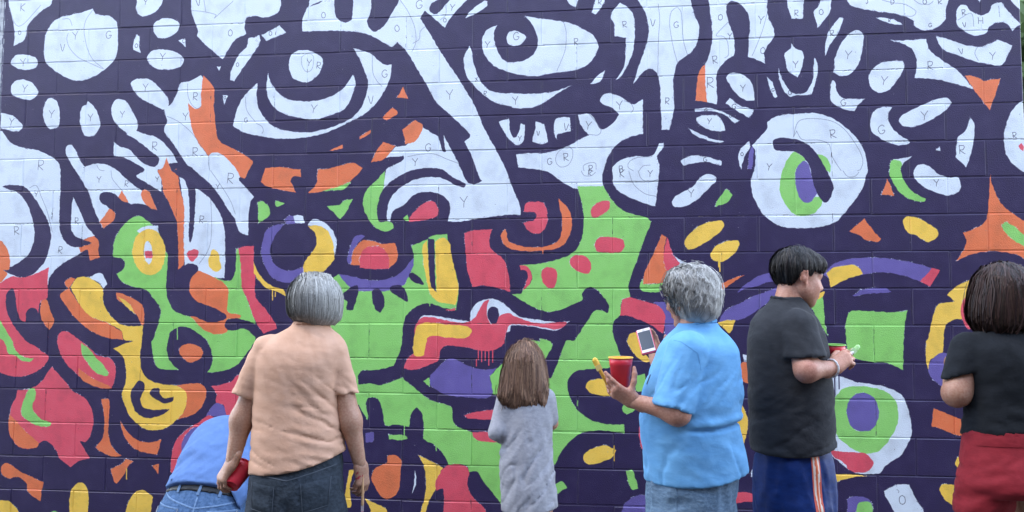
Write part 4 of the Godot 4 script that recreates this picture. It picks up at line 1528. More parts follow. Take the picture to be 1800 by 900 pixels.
func skin_material() -> StandardMaterial3D:
	var m := StandardMaterial3D.new()
	m.albedo_texture = tones(0.03, 61, Color(0.92, 0.85, 0.83), Color(1, 1, 1))
	m.uv1_triplanar = true
	m.uv1_scale = Vector3.ONE * 6.0
	m.normal_enabled = true
	m.normal_texture = relief(0.09, FastNoiseLite.TYPE_SIMPLEX, 62, 2.5)
	m.normal_scale = 0.5
	m.roughness = 0.5
	m.subsurf_scatter_enabled = true
	m.subsurf_scatter_strength = 0.1
	m.vertex_color_use_as_albedo = true
	return m


# ------------------------------------------------------------------ heads and hands

func head_shape(f: Field, where: Transform3D, size := 1.0) -> void:
	# face towards the frame's +z, crown up; 0.23 m from chin to crown at size 1
	var b := where.basis.orthonormalized()
	var P := func(x: float, y: float, z: float) -> Vector3: return where * (Vector3(x, y, z) * size)
	var R := func(x: float, y: float, z: float) -> Vector3: return Vector3(x, y, z) * size
	f.ball(P.call(0, 0.025, -0.012), R.call(0.075, 0.088, 0.094), 0.03 * size, b)
	f.ball(P.call(0, -0.030, 0.025), R.call(0.062, 0.078, 0.066), 0.03 * size, b)
	f.cap(P.call(-0.050, -0.052, 0.005), P.call(-0.012, -0.098, 0.062), 0.018 * size, 0.015 * size, 0.025 * size)
	f.cap(P.call(0.050, -0.052, 0.005), P.call(0.012, -0.098, 0.062), 0.018 * size, 0.015 * size, 0.025 * size)
	f.ball(P.call(0, -0.100, 0.072), R.call(0.020, 0.014, 0.014), 0.02 * size, b)
	# brow, nose, lips, cheeks
	f.cap(P.call(-0.035, 0.020, 0.072), P.call(0.035, 0.020, 0.072), 0.014 * size, 0.014 * size, 0.02 * size)
	f.cap(P.call(0, 0.010, 0.083), P.call(0, -0.028, 0.104), 0.008 * size, 0.011 * size, 0.012 * size)
	f.ball(P.call(0, -0.031, 0.103), R.call(0.013, 0.009, 0.011), 0.006 * size, b)
	for s in [-1.0, 1.0]:
		f.ball(P.call(s * 0.011, -0.034, 0.094), R.call(0.008, 0.007, 0.009), 0.005 * size, b)
		f.ball(P.call(s * 0.038, -0.030, 0.062), R.call(0.022, 0.020, 0.018), 0.02 * size, b)
		f.ball(P.call(s * 0.031, 0.002, 0.070), R.call(0.013, 0.009, 0.010), 0.006 * size, b)       # closed or lowered lid over the eyeball
		# ear: rim, lobe and a hollow
		f.cap(P.call(s * 0.076, 0.018, -0.012), P.call(s * 0.072, -0.030, 0.000), 0.012 * size, 0.009 * size, 0.008 * size)
		f.ball(P.call(s * 0.081, 0.000, -0.012), R.call(0.008, 0.031, 0.019), 0.006 * size, b)
		f.ball(P.call(s * 0.090, 0.002, -0.006), R.call(0.008, 0.017, 0.009), -0.004 * size, b)
	f.cap(P.call(-0.018, -0.058, 0.083), P.call(0.018, -0.058, 0.083), 0.006 * size, 0.006 * size, 0.006 * size)
	f.cap(P.call(-0.015, -0.069, 0.083), P.call(0.015, -0.069, 0.083), 0.007 * size, 0.007 * size, 0.006 * size)


func face_tint(where: Transform3D, size: float, skin: Color, brow: Color) -> Callable:
	var inv := where.affine_inverse()
	return func(p: Vector3) -> Color:
		var q := (inv * p) / size
		var c := skin
		if q.z > 0.05:
			if absf(q.y + 0.063) < 0.010 and absf(q.x) < 0.024 and q.z > 0.075:
				c = c.lerp(Color(skin.r * 0.85, skin.g * 0.5, skin.b * 0.5), 0.7)
			elif q.y > 0.022 and q.y < 0.033 and absf(absf(q.x) - 0.033) < 0.019:
				c = brow
			elif absf(q.y - (-0.005)) < 0.0035 and absf(absf(q.x) - 0.031) < 0.015:
				c = brow.lerp(skin, 0.25)
			elif q.y < -0.01 and q.y > -0.05 and absf(q.x) > 0.025:
				c = c.lerp(Color(skin.r, skin.g * 0.8, skin.b * 0.8), 0.4)
		elif absf(q.x) > 0.07 and absf(q.y) < 0.04:
			c = c.lerp(Color(skin.r, skin.g * 0.75, skin.b * 0.72), 0.5)
		return c


# fingers along +y, palm side towards +z, thumb on the +x side (mirror = -1 for the other hand)
func hand_shape(f: Field, where: Transform3D, mirror: float, curls: Array, thumb: Vector3, size := 1.0, spread := 0.05) -> void:
	var P := func(x: float, y: float, z: float) -> Vector3: return where * (Vector3(x * mirror, y, z) * size)
	var facing := where.basis.z
	f.cap(P.call(0, -0.035, 0), P.call(0, 0.012, 0), 0.024 * size, 0.026 * size, 0.012 * size, 0.75, facing)
	f.cap(P.call(0.016, 0.012, 0), P.call(0.022, 0.078, -0.002), 0.019 * size, 0.015 * size, 0.014 * size, 0.8, facing)
	f.cap(P.call(0.002, 0.012, 0), P.call(0.004, 0.082, -0.004), 0.019 * size, 0.015 * size, 0.014 * size, 0.8, facing)
	f.cap(P.call(-0.012, 0.012, 0), P.call(-0.018, 0.072, -0.002), 0.019 * size, 0.014 * size, 0.014 * size, 0.8, facing)
	f.cap(P.call(0.014, 0.010, 0.004), P.call(0.030, 0.034, 0.010), 0.017 * size, 0.014 * size, 0.012 * size)
	var root_x := [0.028, 0.010, -0.009, -0.027]
	var root_y := [0.084, 0.089, 0.083, 0.073]
	var long := [0.070, 0.078, 0.071, 0.056]
	var fat := [0.0092, 0.0095, 0.0089, 0.0079]
	for i in 4:
		var p := Vector3(root_x[i], root_y[i], -0.001)
		var a := 0.0
		var lean: float = (1.5 - i) * spread
		for seg in 3:
			a += curls[i] * [0.9, 1.1, 0.7][seg]
			var l: float = long[i] * [0.45, 0.31, 0.24][seg]
			var q := p + Vector3(sin(lean) * cos(a), cos(lean) * cos(a), sin(a)) * l
			f.cap(P.call(p.x, p.y, p.z), P.call(q.x, q.y, q.z), fat[i] * (1.0 - 0.1 * seg) * size, fat[i] * (0.9 - 0.1 * seg) * size, 0.005 * size)
			p = q
	var t := Vector3(0.031, 0.034, 0.010)
	var d := thumb.normalized()
	for seg in 3:
		var q: Vector3 = t + d * [0.034, 0.030, 0.024][seg]
		f.cap(P.call(t.x, t.y, t.z), P.call(q.x, q.y, q.z), [0.0125, 0.011, 0.0098][seg] * size, [0.0108, 0.0102, 0.0078][seg] * size, 0.006 * size)
		t = q
		d = (d + Vector3(-0.12, 0.18, 0.10)).normalized()


func frame(at: Vector3, y: Vector3, palm: Vector3) -> Transform3D:
	y = y.normalized()
	var z := (palm - y * palm.dot(y)).normalized()
	return Transform3D(Basis(y.cross(z), y, z), at)


func shoe(f: Field, ankle: Vector3, toe: Vector3) -> void:
	var d := Vector3(toe.x - ankle.x, 0, toe.z - ankle.z)
	f.cap(Vector3(ankle.x, 0.045, ankle.z) - d * 0.25, Vector3(toe.x, 0.035, toe.z), 0.044, 0.036, 0.03)
	f.cap(Vector3(ankle.x, 0.05, ankle.z), Vector3(ankle.x, 0.11, ankle.z), 0.045, 0.042, 0.03)
	f.cuts.append(func(p: Vector3) -> float: return 0.003 - p.y)


# ------------------------------------------------------------------ the people

const VIEW := 0.12165      # everybody's own axes: x along the picture, z towards whoever looks on
const CREW := "people painting the mural"


func inset(table: Array, by: float) -> Array:
	var out := []
	for r in table:
		out.append([r[0], r[1], r[2], maxf(0.03, r[3] - by), maxf(0.03, r[4] - by)])
	return out


func hoop(f: Field, c: Vector3, rx: float, rz: float, r: float, lean := Vector2.ZERO) -> void:
	for i in 14:
		var a := TAU * i / 14
		var b := TAU * (i + 1) / 14
		f.cap(c + Vector3(cos(a) * rx, cos(a) * lean.x + sin(a) * lean.y, sin(a) * rz), c + Vector3(cos(b) * rx, cos(b) * lean.x + sin(b) * lean.y, sin(b) * rz), r, r, 0.004)


func person(label: String, at: Vector3) -> Node3D:
	return thing("person", label, "person", at, VIEW, CREW)


func jeans_material(a: Color, b: Color, seed_: int) -> StandardMaterial3D:
	var m := woven(a, b, seed_, 0.03, 4.0, 1.4, 0.9)
	m.rim_enabled = false
	return m


func stitched() -> StandardMaterial3D:
	return plain(Color8(150, 158, 172), 0.9)


func legs(f: Field, lh: Vector3, lk: Vector3, la: Vector3, rh: Vector3, rk: Vector3, ra: Vector3, r1: float, r2: float, r3: float) -> void:
	f.cap(lh, lk, r1, r2, 0.04)
	f.cap(lk, la, r2, r3, 0.03)
	f.cap(rh, rk, r1, r2, 0.04)
	f.cap(rk, ra, r2, r3, 0.03)


func shoes(t: Node3D, la: Vector3, lt: Vector3, ra: Vector3, rt: Vector3, c: Color) -> void:
	for k in 2:
		var f := Field.new()
		shoe(f, la if k == 0 else ra, lt if k == 0 else rt)
		part("shoe", Net.new().add(f, 0.014).commit(), plain(c, 0.6), t)


func people() -> void:
	woman_in_peach()
	bending_man()
	girl_in_grey()
	woman_in_blue()
	boy_in_charcoal()
	woman_in_black()


func woman_in_peach() -> void:
	var t := person("grey-haired woman in a peach T-shirt and dark jeans, back turned, arms hanging", Vector3(2.068, 0, 1.816))
	var skin := Color(0.47, 0.285, 0.195)
	var head := Transform3D(Basis(Vector3.UP, PI - 0.25) * Basis(Vector3.RIGHT, -0.12), Vector3(0.062, 1.528, -0.03))
	var torso := [[0.60, 0.012, 0.0, 0.160, 0.12], [0.88, 0.012, 0.012, 0.177, 0.150], [0.96, 0.012, 0.010, 0.174, 0.148], [1.02, 0.009, 0.008, 0.170, 0.142], [1.11, 0.006, 0.006, 0.164, 0.132], [1.18, 0.002, 0.008, 0.160, 0.128], [1.29, 0.014, 0.012, 0.168, 0.122], [1.34, 0.020, 0.010, 0.170, 0.108], [1.375, 0.028, 0.006, 0.155, 0.090], [1.40, 0.038, 0.002, 0.122, 0.076], [1.425, 0.046, -0.004, 0.082, 0.066], [1.445, 0.050, -0.010, 0.066, 0.060]]
	# body: one skin, with the head and the hands meshed finer
	var f := Field.new()
	f.stack(inset(torso, 0.040))
	f.cap(Vector3(0.058, 1.50, -0.03), Vector3(0.048, 1.37, -0.005), 0.050, 0.050, 0.015)
	f.cap(Vector3(-0.108, 1.32, 0), Vector3(-0.203, 1.080, 0.005), 0.052, 0.041, 0.03)
	f.cap(Vector3(-0.203, 1.080, 0.005), Vector3(-0.227, 0.928, 0.026), 0.042, 0.027, 0.03)
	f.cap(Vector3(0.140, 1.32, 0), Vector3(0.209, 1.078, 0.01), 0.050, 0.040, 0.03)
	f.cap(Vector3(0.209, 1.078, 0.01), Vector3(0.244, 0.915, -0.005), 0.041, 0.025, 0.03)
	legs(f, Vector3(-0.08, 0.74, 0), Vector3(-0.085, 0.45, 0), Vector3(-0.085, 0.10, 0.01), Vector3(0.1, 0.74, 0), Vector3(0.105, 0.45, 0), Vector3(0.11, 0.10, 0.01), 0.085, 0.058, 0.038)
	var body := Net.new().add(f, 0.013, func(_p: Vector3) -> Color: return skin)
	var hf := Field.new()
	head_shape(hf, head, 0.95)
	body.add(hf, 0.008, face_tint(head, 0.95, skin, Color(0.2, 0.19, 0.18)))
	# left hand round the cup, right hand closed on a brush
	var cup_axis := Vector3(0.22, 0.62, -0.75).normalized()
	var lf := Field.new()
	var lhand := frame(Vector3(-0.226, 0.926, 0.032), Vector3(-0.50, -0.84, 0.0), Vector3(0.62, -0.40, -0.62))
	hand_shape(lf, lhand, -1.0, [0.55, 0.6, 0.62, 0.66], Vector3(0.30, 0.45, 0.85), 0.92, 0.06)
	var paint_spot := func(p: Vector3) -> Color: return Color(0.34, 0.02, 0.04) if cloth.get_noise_3d(p.x * 60.0, p.y * 60.0, p.z * 60.0) > 0.25 and p.distance_to(Vector3(-0.19, 0.885, 0.0)) < 0.05 else skin * 0.95
	body.add(lf, 0.0042, paint_spot)
	var rf := Field.new()
	var rhand := frame(Vector3(0.246, 0.912, -0.006), Vector3(0.10, -0.98, -0.05), Vector3(-0.75, -0.05, -0.62))
	hand_shape(rf, rhand, 1.0, [0.62, 0.55, 0.6, 0.65], Vector3(-0.25, 0.75, 0.65), 0.92, 0.02)
	var spot2 := func(p: Vector3) -> Color: return Color(0.34, 0.02, 0.04) if cloth.get_noise_3d(p.x * 50.0, p.y * 50.0, p.z * 50.0 + 9.0) > 0.15 and p.distance_to(Vector3(0.25, 0.868, 0.02)) < 0.022 else skin * 0.92
	body.add(rf, 0.0042, spot2)
	part("body", body.commit(), M.skin, t)

	var sf := Field.new()
	sf.stack(torso, 0.02)
	sf.cap(Vector3(-0.105, 1.335, 0.004), Vector3(-0.208, 1.125, 0.004), 0.066, 0.052, 0.007).trim(Vector3(-0.197, 1.170, 0), Vector3(-0.30, -0.95, 0.0))
	sf.cap(Vector3(0.138, 1.330, 0.006), Vector3(0.202, 1.120, 0.006), 0.060, 0.045, 0.007).trim(Vector3(0.193, 1.184, 0), Vector3(0.05, -0.99, 0.0))
	var bottom := func(p: Vector3) -> float:
		var u := clampf((p.x + 0.164) / 0.35, 0.0, 1.0)
		return 0.886 + 0.03 * u + 0.048 * u * u * u - p.y
	sf.cuts.append(bottom)
	sf.ripple = func(p: Vector3) -> float:
		var d := 0.0
		var side := smoothstep(-0.05, 0.16, p.x)
		var low := smoothstep(1.26, 1.02, p.y)
		# drag folds at the waist, steeper towards the right arm
		d -= 0.0065 * low * ridged(p + Vector3(0, p.x * 0.25, 0), Vector3(3.0, 17.0, 3.0)) * (0.45 + 0.75 * side)
		d -= 0.0036 * (1.0 - low) * ridged(p + Vector3(p.y * 0.3, 0, 0), Vector3(10.0, 3.5, 4.0))
		d -= 0.0055 * side * smoothstep(1.05, 1.14, p.y) * smoothstep(1.28, 1.2, p.y) * ridged(p + Vector3(0, p.x * 1.1, 0), Vector3(2.0, 13.0, 2.0))
		d += (0.0075 * low * (0.35 + 0.65 * side) + 0.0015) * furrow(p + Vector3(0, p.x * 0.35, 0), Vector3(2.2, 12.0, 2.2))
		d += 0.006 * side * smoothstep(1.04, 1.14, p.y) * smoothstep(1.32, 1.2, p.y) * furrow(p + Vector3(3.0, p.x * 1.1, 0), Vector3(2.0, 11.0, 2.0))
		# shoulder blades and the dip along the spine
		d += 0.006 * exp(-pow((p.x - 0.02) / 0.03, 2.0)) * smoothstep(1.0, 1.2, p.y) * (1.0 if p.z > 0.0 else 0.0)
		var h: float = -bottom.call(p)
		if absf(p.x) < 0.2 and h < 0.020:
			d -= 0.0012
		return d
	var peach := woven(Color8(196, 155, 129), Color8(205, 165, 140), 71, 0.012, 3.0, 0.5)
	part("t_shirt", Net.new().add(sf, 0.0072).commit(), peach, t)
	var cf := Field.new()
	hoop(cf, Vector3(0.049, 1.442, -0.006), 0.060, 0.056, 0.0075, Vector2(0, 0.004))
	part("collar", Net.new().add(cf, 0.006).commit(), peach, t)

	var jf := Field.new()
	jf.stack([[0.62, 0.010, 0.0, 0.160, 0.125], [0.74, 0.010, 0.016, 0.172, 0.142], [0.84, 0.011, 0.018, 0.172, 0.146], [0.93, 0.012, 0.008, 0.166, 0.136], [1.0, 0.012, 0.006, 0.160, 0.128]])
	legs(jf, Vector3(-0.078, 0.72, 0.01), Vector3(-0.085, 0.45, 0.005), Vector3(-0.085, 0.10, 0.01), Vector3(0.098, 0.72, 0.01), Vector3(0.105, 0.45, 0.005), Vector3(0.11, 0.10, 0.01), 0.098, 0.082, 0.066)
	jf.cuts.append(func(p: Vector3) -> float: return 0.045 - p.y)
	jf.ripple = func(p: Vector3) -> float:
		return 0.012 * exp(-pow((p.x - 0.010) / 0.012, 2.0)) * smoothstep(0.84, 0.74, p.y) - 0.0057 * ridged(p, Vector3(6, 9, 6))
	var denim := jeans_material(Color8(44, 52, 60), Color8(58, 66, 76), 72)
	var jeans := part("jeans", Net.new().add(jf, 0.010).commit(), denim, t)
	for s in [[Vector2(-0.130, 0.868), Vector2(-0.035, 0.858), Vector2(-0.040, 0.760), Vector2(-0.125, 0.772)], [Vector2(0.060, 0.868), Vector2(0.155, 0.885), Vector2(0.150, 0.785), Vector2(0.068, 0.768)]]:
		part("pocket", sheet(jf, s[0], s[1], s[2], s[3], 0.004), denim, jeans)
		part("seam", patch(jf, [s[0], s[3], s[2], s[1]], 0.0020, 0.0050), M.thread_dark, jeans)
	part("seam", patch(jf, [Vector2(-0.15, 0.905), Vector2(0.01, 0.880), Vector2(0.17, 0.925)], 0.004, 0.002), M.thread_dark, jeans)

	# bobbed grey hair
	var bob := Field.new()
	bob.stack([[1.437, 0.066, -0.02, 0.070, 0.070], [1.452, 0.066, -0.018, 0.089, 0.088], [1.475, 0.064, -0.016, 0.099, 0.100], [1.51, 0.063, -0.014, 0.104, 0.108], [1.55, 0.062, -0.014, 0.103, 0.110], [1.585, 0.060, -0.016, 0.092, 0.100], [1.61, 0.059, -0.018, 0.072, 0.080], [1.628, 0.059, -0.020, 0.045, 0.052], [1.637, 0.059, -0.020, 0.016, 0.02]], 0.01)
	bob.cuts.append(func(p: Vector3) -> float: return (p - Vector3(0.08, 1.50, -0.095)).dot(Vector3(0.25, 0.15, -1.0).normalized()))
	bob.ripple = func(p: Vector3) -> float:
		var a := atan2(p.x - 0.062, p.z + 0.016)
		return 0.0012 * cloth.get_noise_2d(a * 14.0, p.y * 2.0) + (0.012 * smoothstep(1.47, 1.44, p.y) * smoothstep(0.09, 0.0, p.x))
	var grey := [Color(0.29, 0.29, 0.27), Color(0.33, 0.33, 0.31), Color(0.39, 0.39, 0.37), Color(0.25, 0.25, 0.235), Color(0.31, 0.31, 0.29)]
	var hair := part("hair", Net.new().add(bob, 0.008, func(p: Vector3) -> Color: return Color(0.26, 0.26, 0.245) * (1.0 + 0.3 * cloth.get_noise_3d(p.x * 30, p.y * 5, p.z * 30))).commit(), M.hair, t)
	part("strands", strands(bob, Vector3(0.06, 1.54, -0.016), 1900, 0.15, 0.0030, 0.10, 0.0018, grey, 3, 1.438), M.hair, hair).set_meta("kind", "stuff")
	shoes(t, Vector3(-0.085, 0, 0.02), Vector3(-0.10, 0, -0.14), Vector3(0.11, 0, 0.02), Vector3(0.13, 0, -0.14), Color8(60, 60, 64))

	held_cup("red cup tipped on its side in the hanging left hand of the woman in peach", t, Vector3(-0.226, 0.838, 0.040), cup_axis, 0.86, PAINT.R, false)
	held_brush("thin wooden brush pointing down from the right hand of the woman in peach", t, Vector3(0.258, 0.812, 0.004), Vector3(0.0, -1.0, 0.02), 0.17, 0.010, PAINT.R, Color8(190, 150, 110), true)


func bending_man() -> void:
	var t := person("person in a blue shirt, black belt and jeans bending low towards the wall", Vector3(1.237, 0, 0.941))
	var skin := Color(0.46, 0.25, 0.17)
	var head := Transform3D(Basis(Vector3.UP, PI) * Basis(Vector3.RIGHT, 0.9), Vector3(0.150, 0.875, -0.52))
	var f := Field.new()
	f.cap(Vector3(0.05, 0.54, -0.02), Vector3(0.06, 0.76, -0.36), 0.10, 0.09, 0.03)
	f.cap(Vector3(0.09, 0.82, -0.40), Vector3(0.135, 0.865, -0.50), 0.055, 0.052, 0.03)
	for s in [-1.0, 1.0]:
		f.cap(Vector3(0.06 + s * 0.11, 0.78, -0.37), Vector3(0.06 + s * 0.15, 0.56, -0.52), 0.05, 0.042, 0.03)
		f.cap(Vector3(0.06 + s * 0.15, 0.56, -0.52), Vector3(0.05 + s * 0.12, 0.50, -0.70), 0.04, 0.028, 0.02)
	legs(f, Vector3(-0.05, 0.46, -0.03), Vector3(-0.13, 0.30, -0.32), Vector3(-0.11, 0.09, -0.03), Vector3(0.15, 0.45, -0.03), Vector3(0.21, 0.30, -0.32), Vector3(0.20, 0.09, -0.03), 0.08, 0.06, 0.04)
	var body := Net.new().add(f, 0.015, func(_p: Vector3) -> Color: return skin)
	var hf := Field.new()
	head_shape(hf, head)
	body.add(hf, 0.011, face_tint(head, 1.0, skin, Color(0.03, 0.025, 0.02)))
	for s in [-1.0, 1.0]:
		var h := Field.new()
		hand_shape(h, frame(Vector3(0.05 + s * 0.12, 0.50, -0.70), Vector3(-0.1 * s, -0.1, -1.0), Vector3(-0.4 * s, -0.9, 0.1)), s, [0.5, 0.55, 0.6, 0.6], Vector3(0.5, 0.7, 0.5), 1.0)
		body.add(h, 0.006, func(_p: Vector3) -> Color: return skin)
	part("body", body.commit(), M.skin, t)

	# the shirt: a broad back that climbs away from the belt
	var sf := Field.new()
	var up := Vector3(0.015, 0.62, -0.78).normalized()
	var side := Vector3(1, 0, 0)
	var out := side.cross(up).normalized()
	side = up.cross(out).normalized()
	var lay := Transform3D(Basis(side, up, out), Vector3(0.050, 0.600, -0.015))
	sf.stack([[-0.14, 0.0, -0.01, 0.175, 0.10], [-0.02, 0.0, 0.0, 0.186, 0.118], [0.08, 0.006, 0.012, 0.190, 0.130], [0.18, 0.010, 0.022, 0.190, 0.134], [0.28, 0.012, 0.022, 0.186, 0.132], [0.37, 0.014, 0.014, 0.178, 0.126], [0.43, 0.018, 0.0, 0.150, 0.110], [0.48, 0.02, -0.02, 0.09, 0.07]], 0.03, lay)
	for s in [-1.0, 1.0]:
		sf.cap(Vector3(0.066 + s * 0.10, 0.82, -0.33), Vector3(0.06 + s * 0.13, 0.64, -0.50), 0.082, 0.062, 0.03)
	# loose side of the shirt hanging down on the right
	sf.cap(Vector3(0.205, 0.72, -0.08), Vector3(0.222, 0.60, 0.02), 0.060, 0.036, 0.04)
	var bottom := func(p: Vector3) -> float:
		return (p - Vector3(0.05, 0.676 - (p.x - 0.05) * 0.10 - maxf(0.0, p.x - 0.19) * 2.0, 0.085)).dot(Vector3(0, -0.80, 0.60))
	sf.cuts.append(bottom)
	sf.ripple = func(p: Vector3) -> float:
		var near := smoothstep(-0.25, 0.05, p.z)
		return -0.006 * ridged(p + Vector3(p.y * 0.6, 0, 0), Vector3(4.0, 7.0, 4.0)) * (0.4 + near) - 0.008 * near * ridged(p + Vector3(-p.y * 1.2, 0, 0), Vector3(13.0, 2.5, 5.0)) * (0.35 + smoothstep(0.02, -0.10, p.x))
	var blue := woven(Color8(88, 118, 168), Color8(97, 128, 178), 73, 0.012, 3.0, 0.5)
	part("shirt", Net.new().add(sf, 0.009).commit(), blue, t)

	var jf := Field.new()
	var tilt := Transform3D(Basis(Vector3(0, 0, 1), -0.10) * Basis(Vector3.RIGHT, -0.45), Vector3(0.040, 0.512, -0.024))
	jf.stack([[-0.16, 0, 0.0, 0.190, 0.125], [-0.08, 0, 0.01, 0.214, 0.155], [0.0, 0, 0.008, 0.210, 0.152], [0.06, 0, 0.0, 0.199, 0.144], [0.112, 0, -0.004, 0.190, 0.138]], 0.03, tilt)
	legs(jf, Vector3(-0.07, 0.45, -0.03), Vector3(-0.13, 0.30, -0.32), Vector3(-0.11, 0.10, -0.03), Vector3(0.165, 0.44, -0.03), Vector3(0.21, 0.30, -0.32), Vector3(0.20, 0.10, -0.03), 0.112, 0.085, 0.068)
	jf.cuts.append(func(p: Vector3) -> float: return 0.05 - p.y)
	jf.ripple = func(p: Vector3) -> float: return 0.008 * exp(-pow((p.x - 0.046) / 0.010, 2.0)) * smoothstep(0.54, 0.47, p.y) - 0.004 * ridged(p, Vector3(7, 7, 7))
	var denim := jeans_material(Color8(58, 84, 118), Color8(84, 112, 148), 74)
	var jeans := part("jeans", Net.new().add(jf, 0.010).commit(), denim, t)
	var pale := jeans_material(Color8(96, 122, 156), Color8(112, 138, 170), 75)
	for s in [[Vector2(-0.160, 0.572), Vector2(-0.030, 0.562), Vector2(-0.045, 0.450), Vector2(-0.145, 0.455)], [Vector2(0.105, 0.550), Vector2(0.225, 0.540), Vector2(0.212, 0.430), Vector2(0.118, 0.436)]]:
		part("pocket", sheet(jf, s[0], s[1], s[2], s[3], 0.004), denim, jeans)
		for e in [[0, 3], [3, 2], [2, 1]]:
			part("seam", patch(jf, [s[e[0]], s[e[1]]], 0.004, 0.0055), M.thread, jeans)
		part("seam", patch(jf, [s[0], s[1]], 0.008, 0.0058), pale, jeans)
	part("seam", patch(jf, [Vector2(-0.155, 0.618), Vector2(0.046, 0.566), Vector2(0.235, 0.576)], 0.007, 0.003), pale, jeans)
	part("seam", patch(jf, [Vector2(0.050, 0.610), Vector2(0.040, 0.45)], 0.007, 0.003), pale, jeans)
	# belt and the loops it runs through
	var bf := Field.new()
	bf.stack([[0.050, 0, 0.0, 0.206, 0.151], [0.110, 0, -0.002, 0.198, 0.146]], 0.03, tilt)
	var inv := tilt.affine_inverse()
	bf.cuts.append(func(p: Vector3) -> float: return absf((inv * p).y - 0.086) - 0.021)
	part("belt", Net.new().add(bf, 0.007).commit(), plain(Color8(30, 31, 34), 0.5), t)
	var whole := Field.new()
	whole.stack([[0.0, 0, 0.0, 0.212, 0.154], [0.140, 0, -0.002, 0.196, 0.146]], 0.03, tilt)
	for x in [-0.118, -0.050, 0.054, 0.150, 0.212]:
		var top: float = 0.650 - (x - 0.05) * 0.10 - absf(x - 0.05) * 0.02
		part("belt_loop", patch(whole, [Vector2(x + 0.006, top + 0.026), Vector2(x - 0.006, top - 0.030)], 0.013, 0.006), pale, jeans)
	var cap_f := Field.new()
	cap_f.ball(head * Vector3(0, 0.035, -0.02), Vector3(0.088, 0.095, 0.105), 0.02, head.basis)
	cap_f.ripple = func(p: Vector3) -> float: return 0.003 * cloth.get_noise_3d(p.x * 40, p.y * 40, p.z * 40)
	part("hair", Net.new().add(cap_f, 0.012, func(_p: Vector3) -> Color: return Color(0.02, 0.022, 0.02)).commit(), M.hair, t)
	shoes(t, Vector3(-0.11, 0, -0.02), Vector3(-0.13, 0, -0.20), Vector3(0.20, 0, -0.02), Vector3(0.22, 0, -0.20), Color8(70, 66, 62))


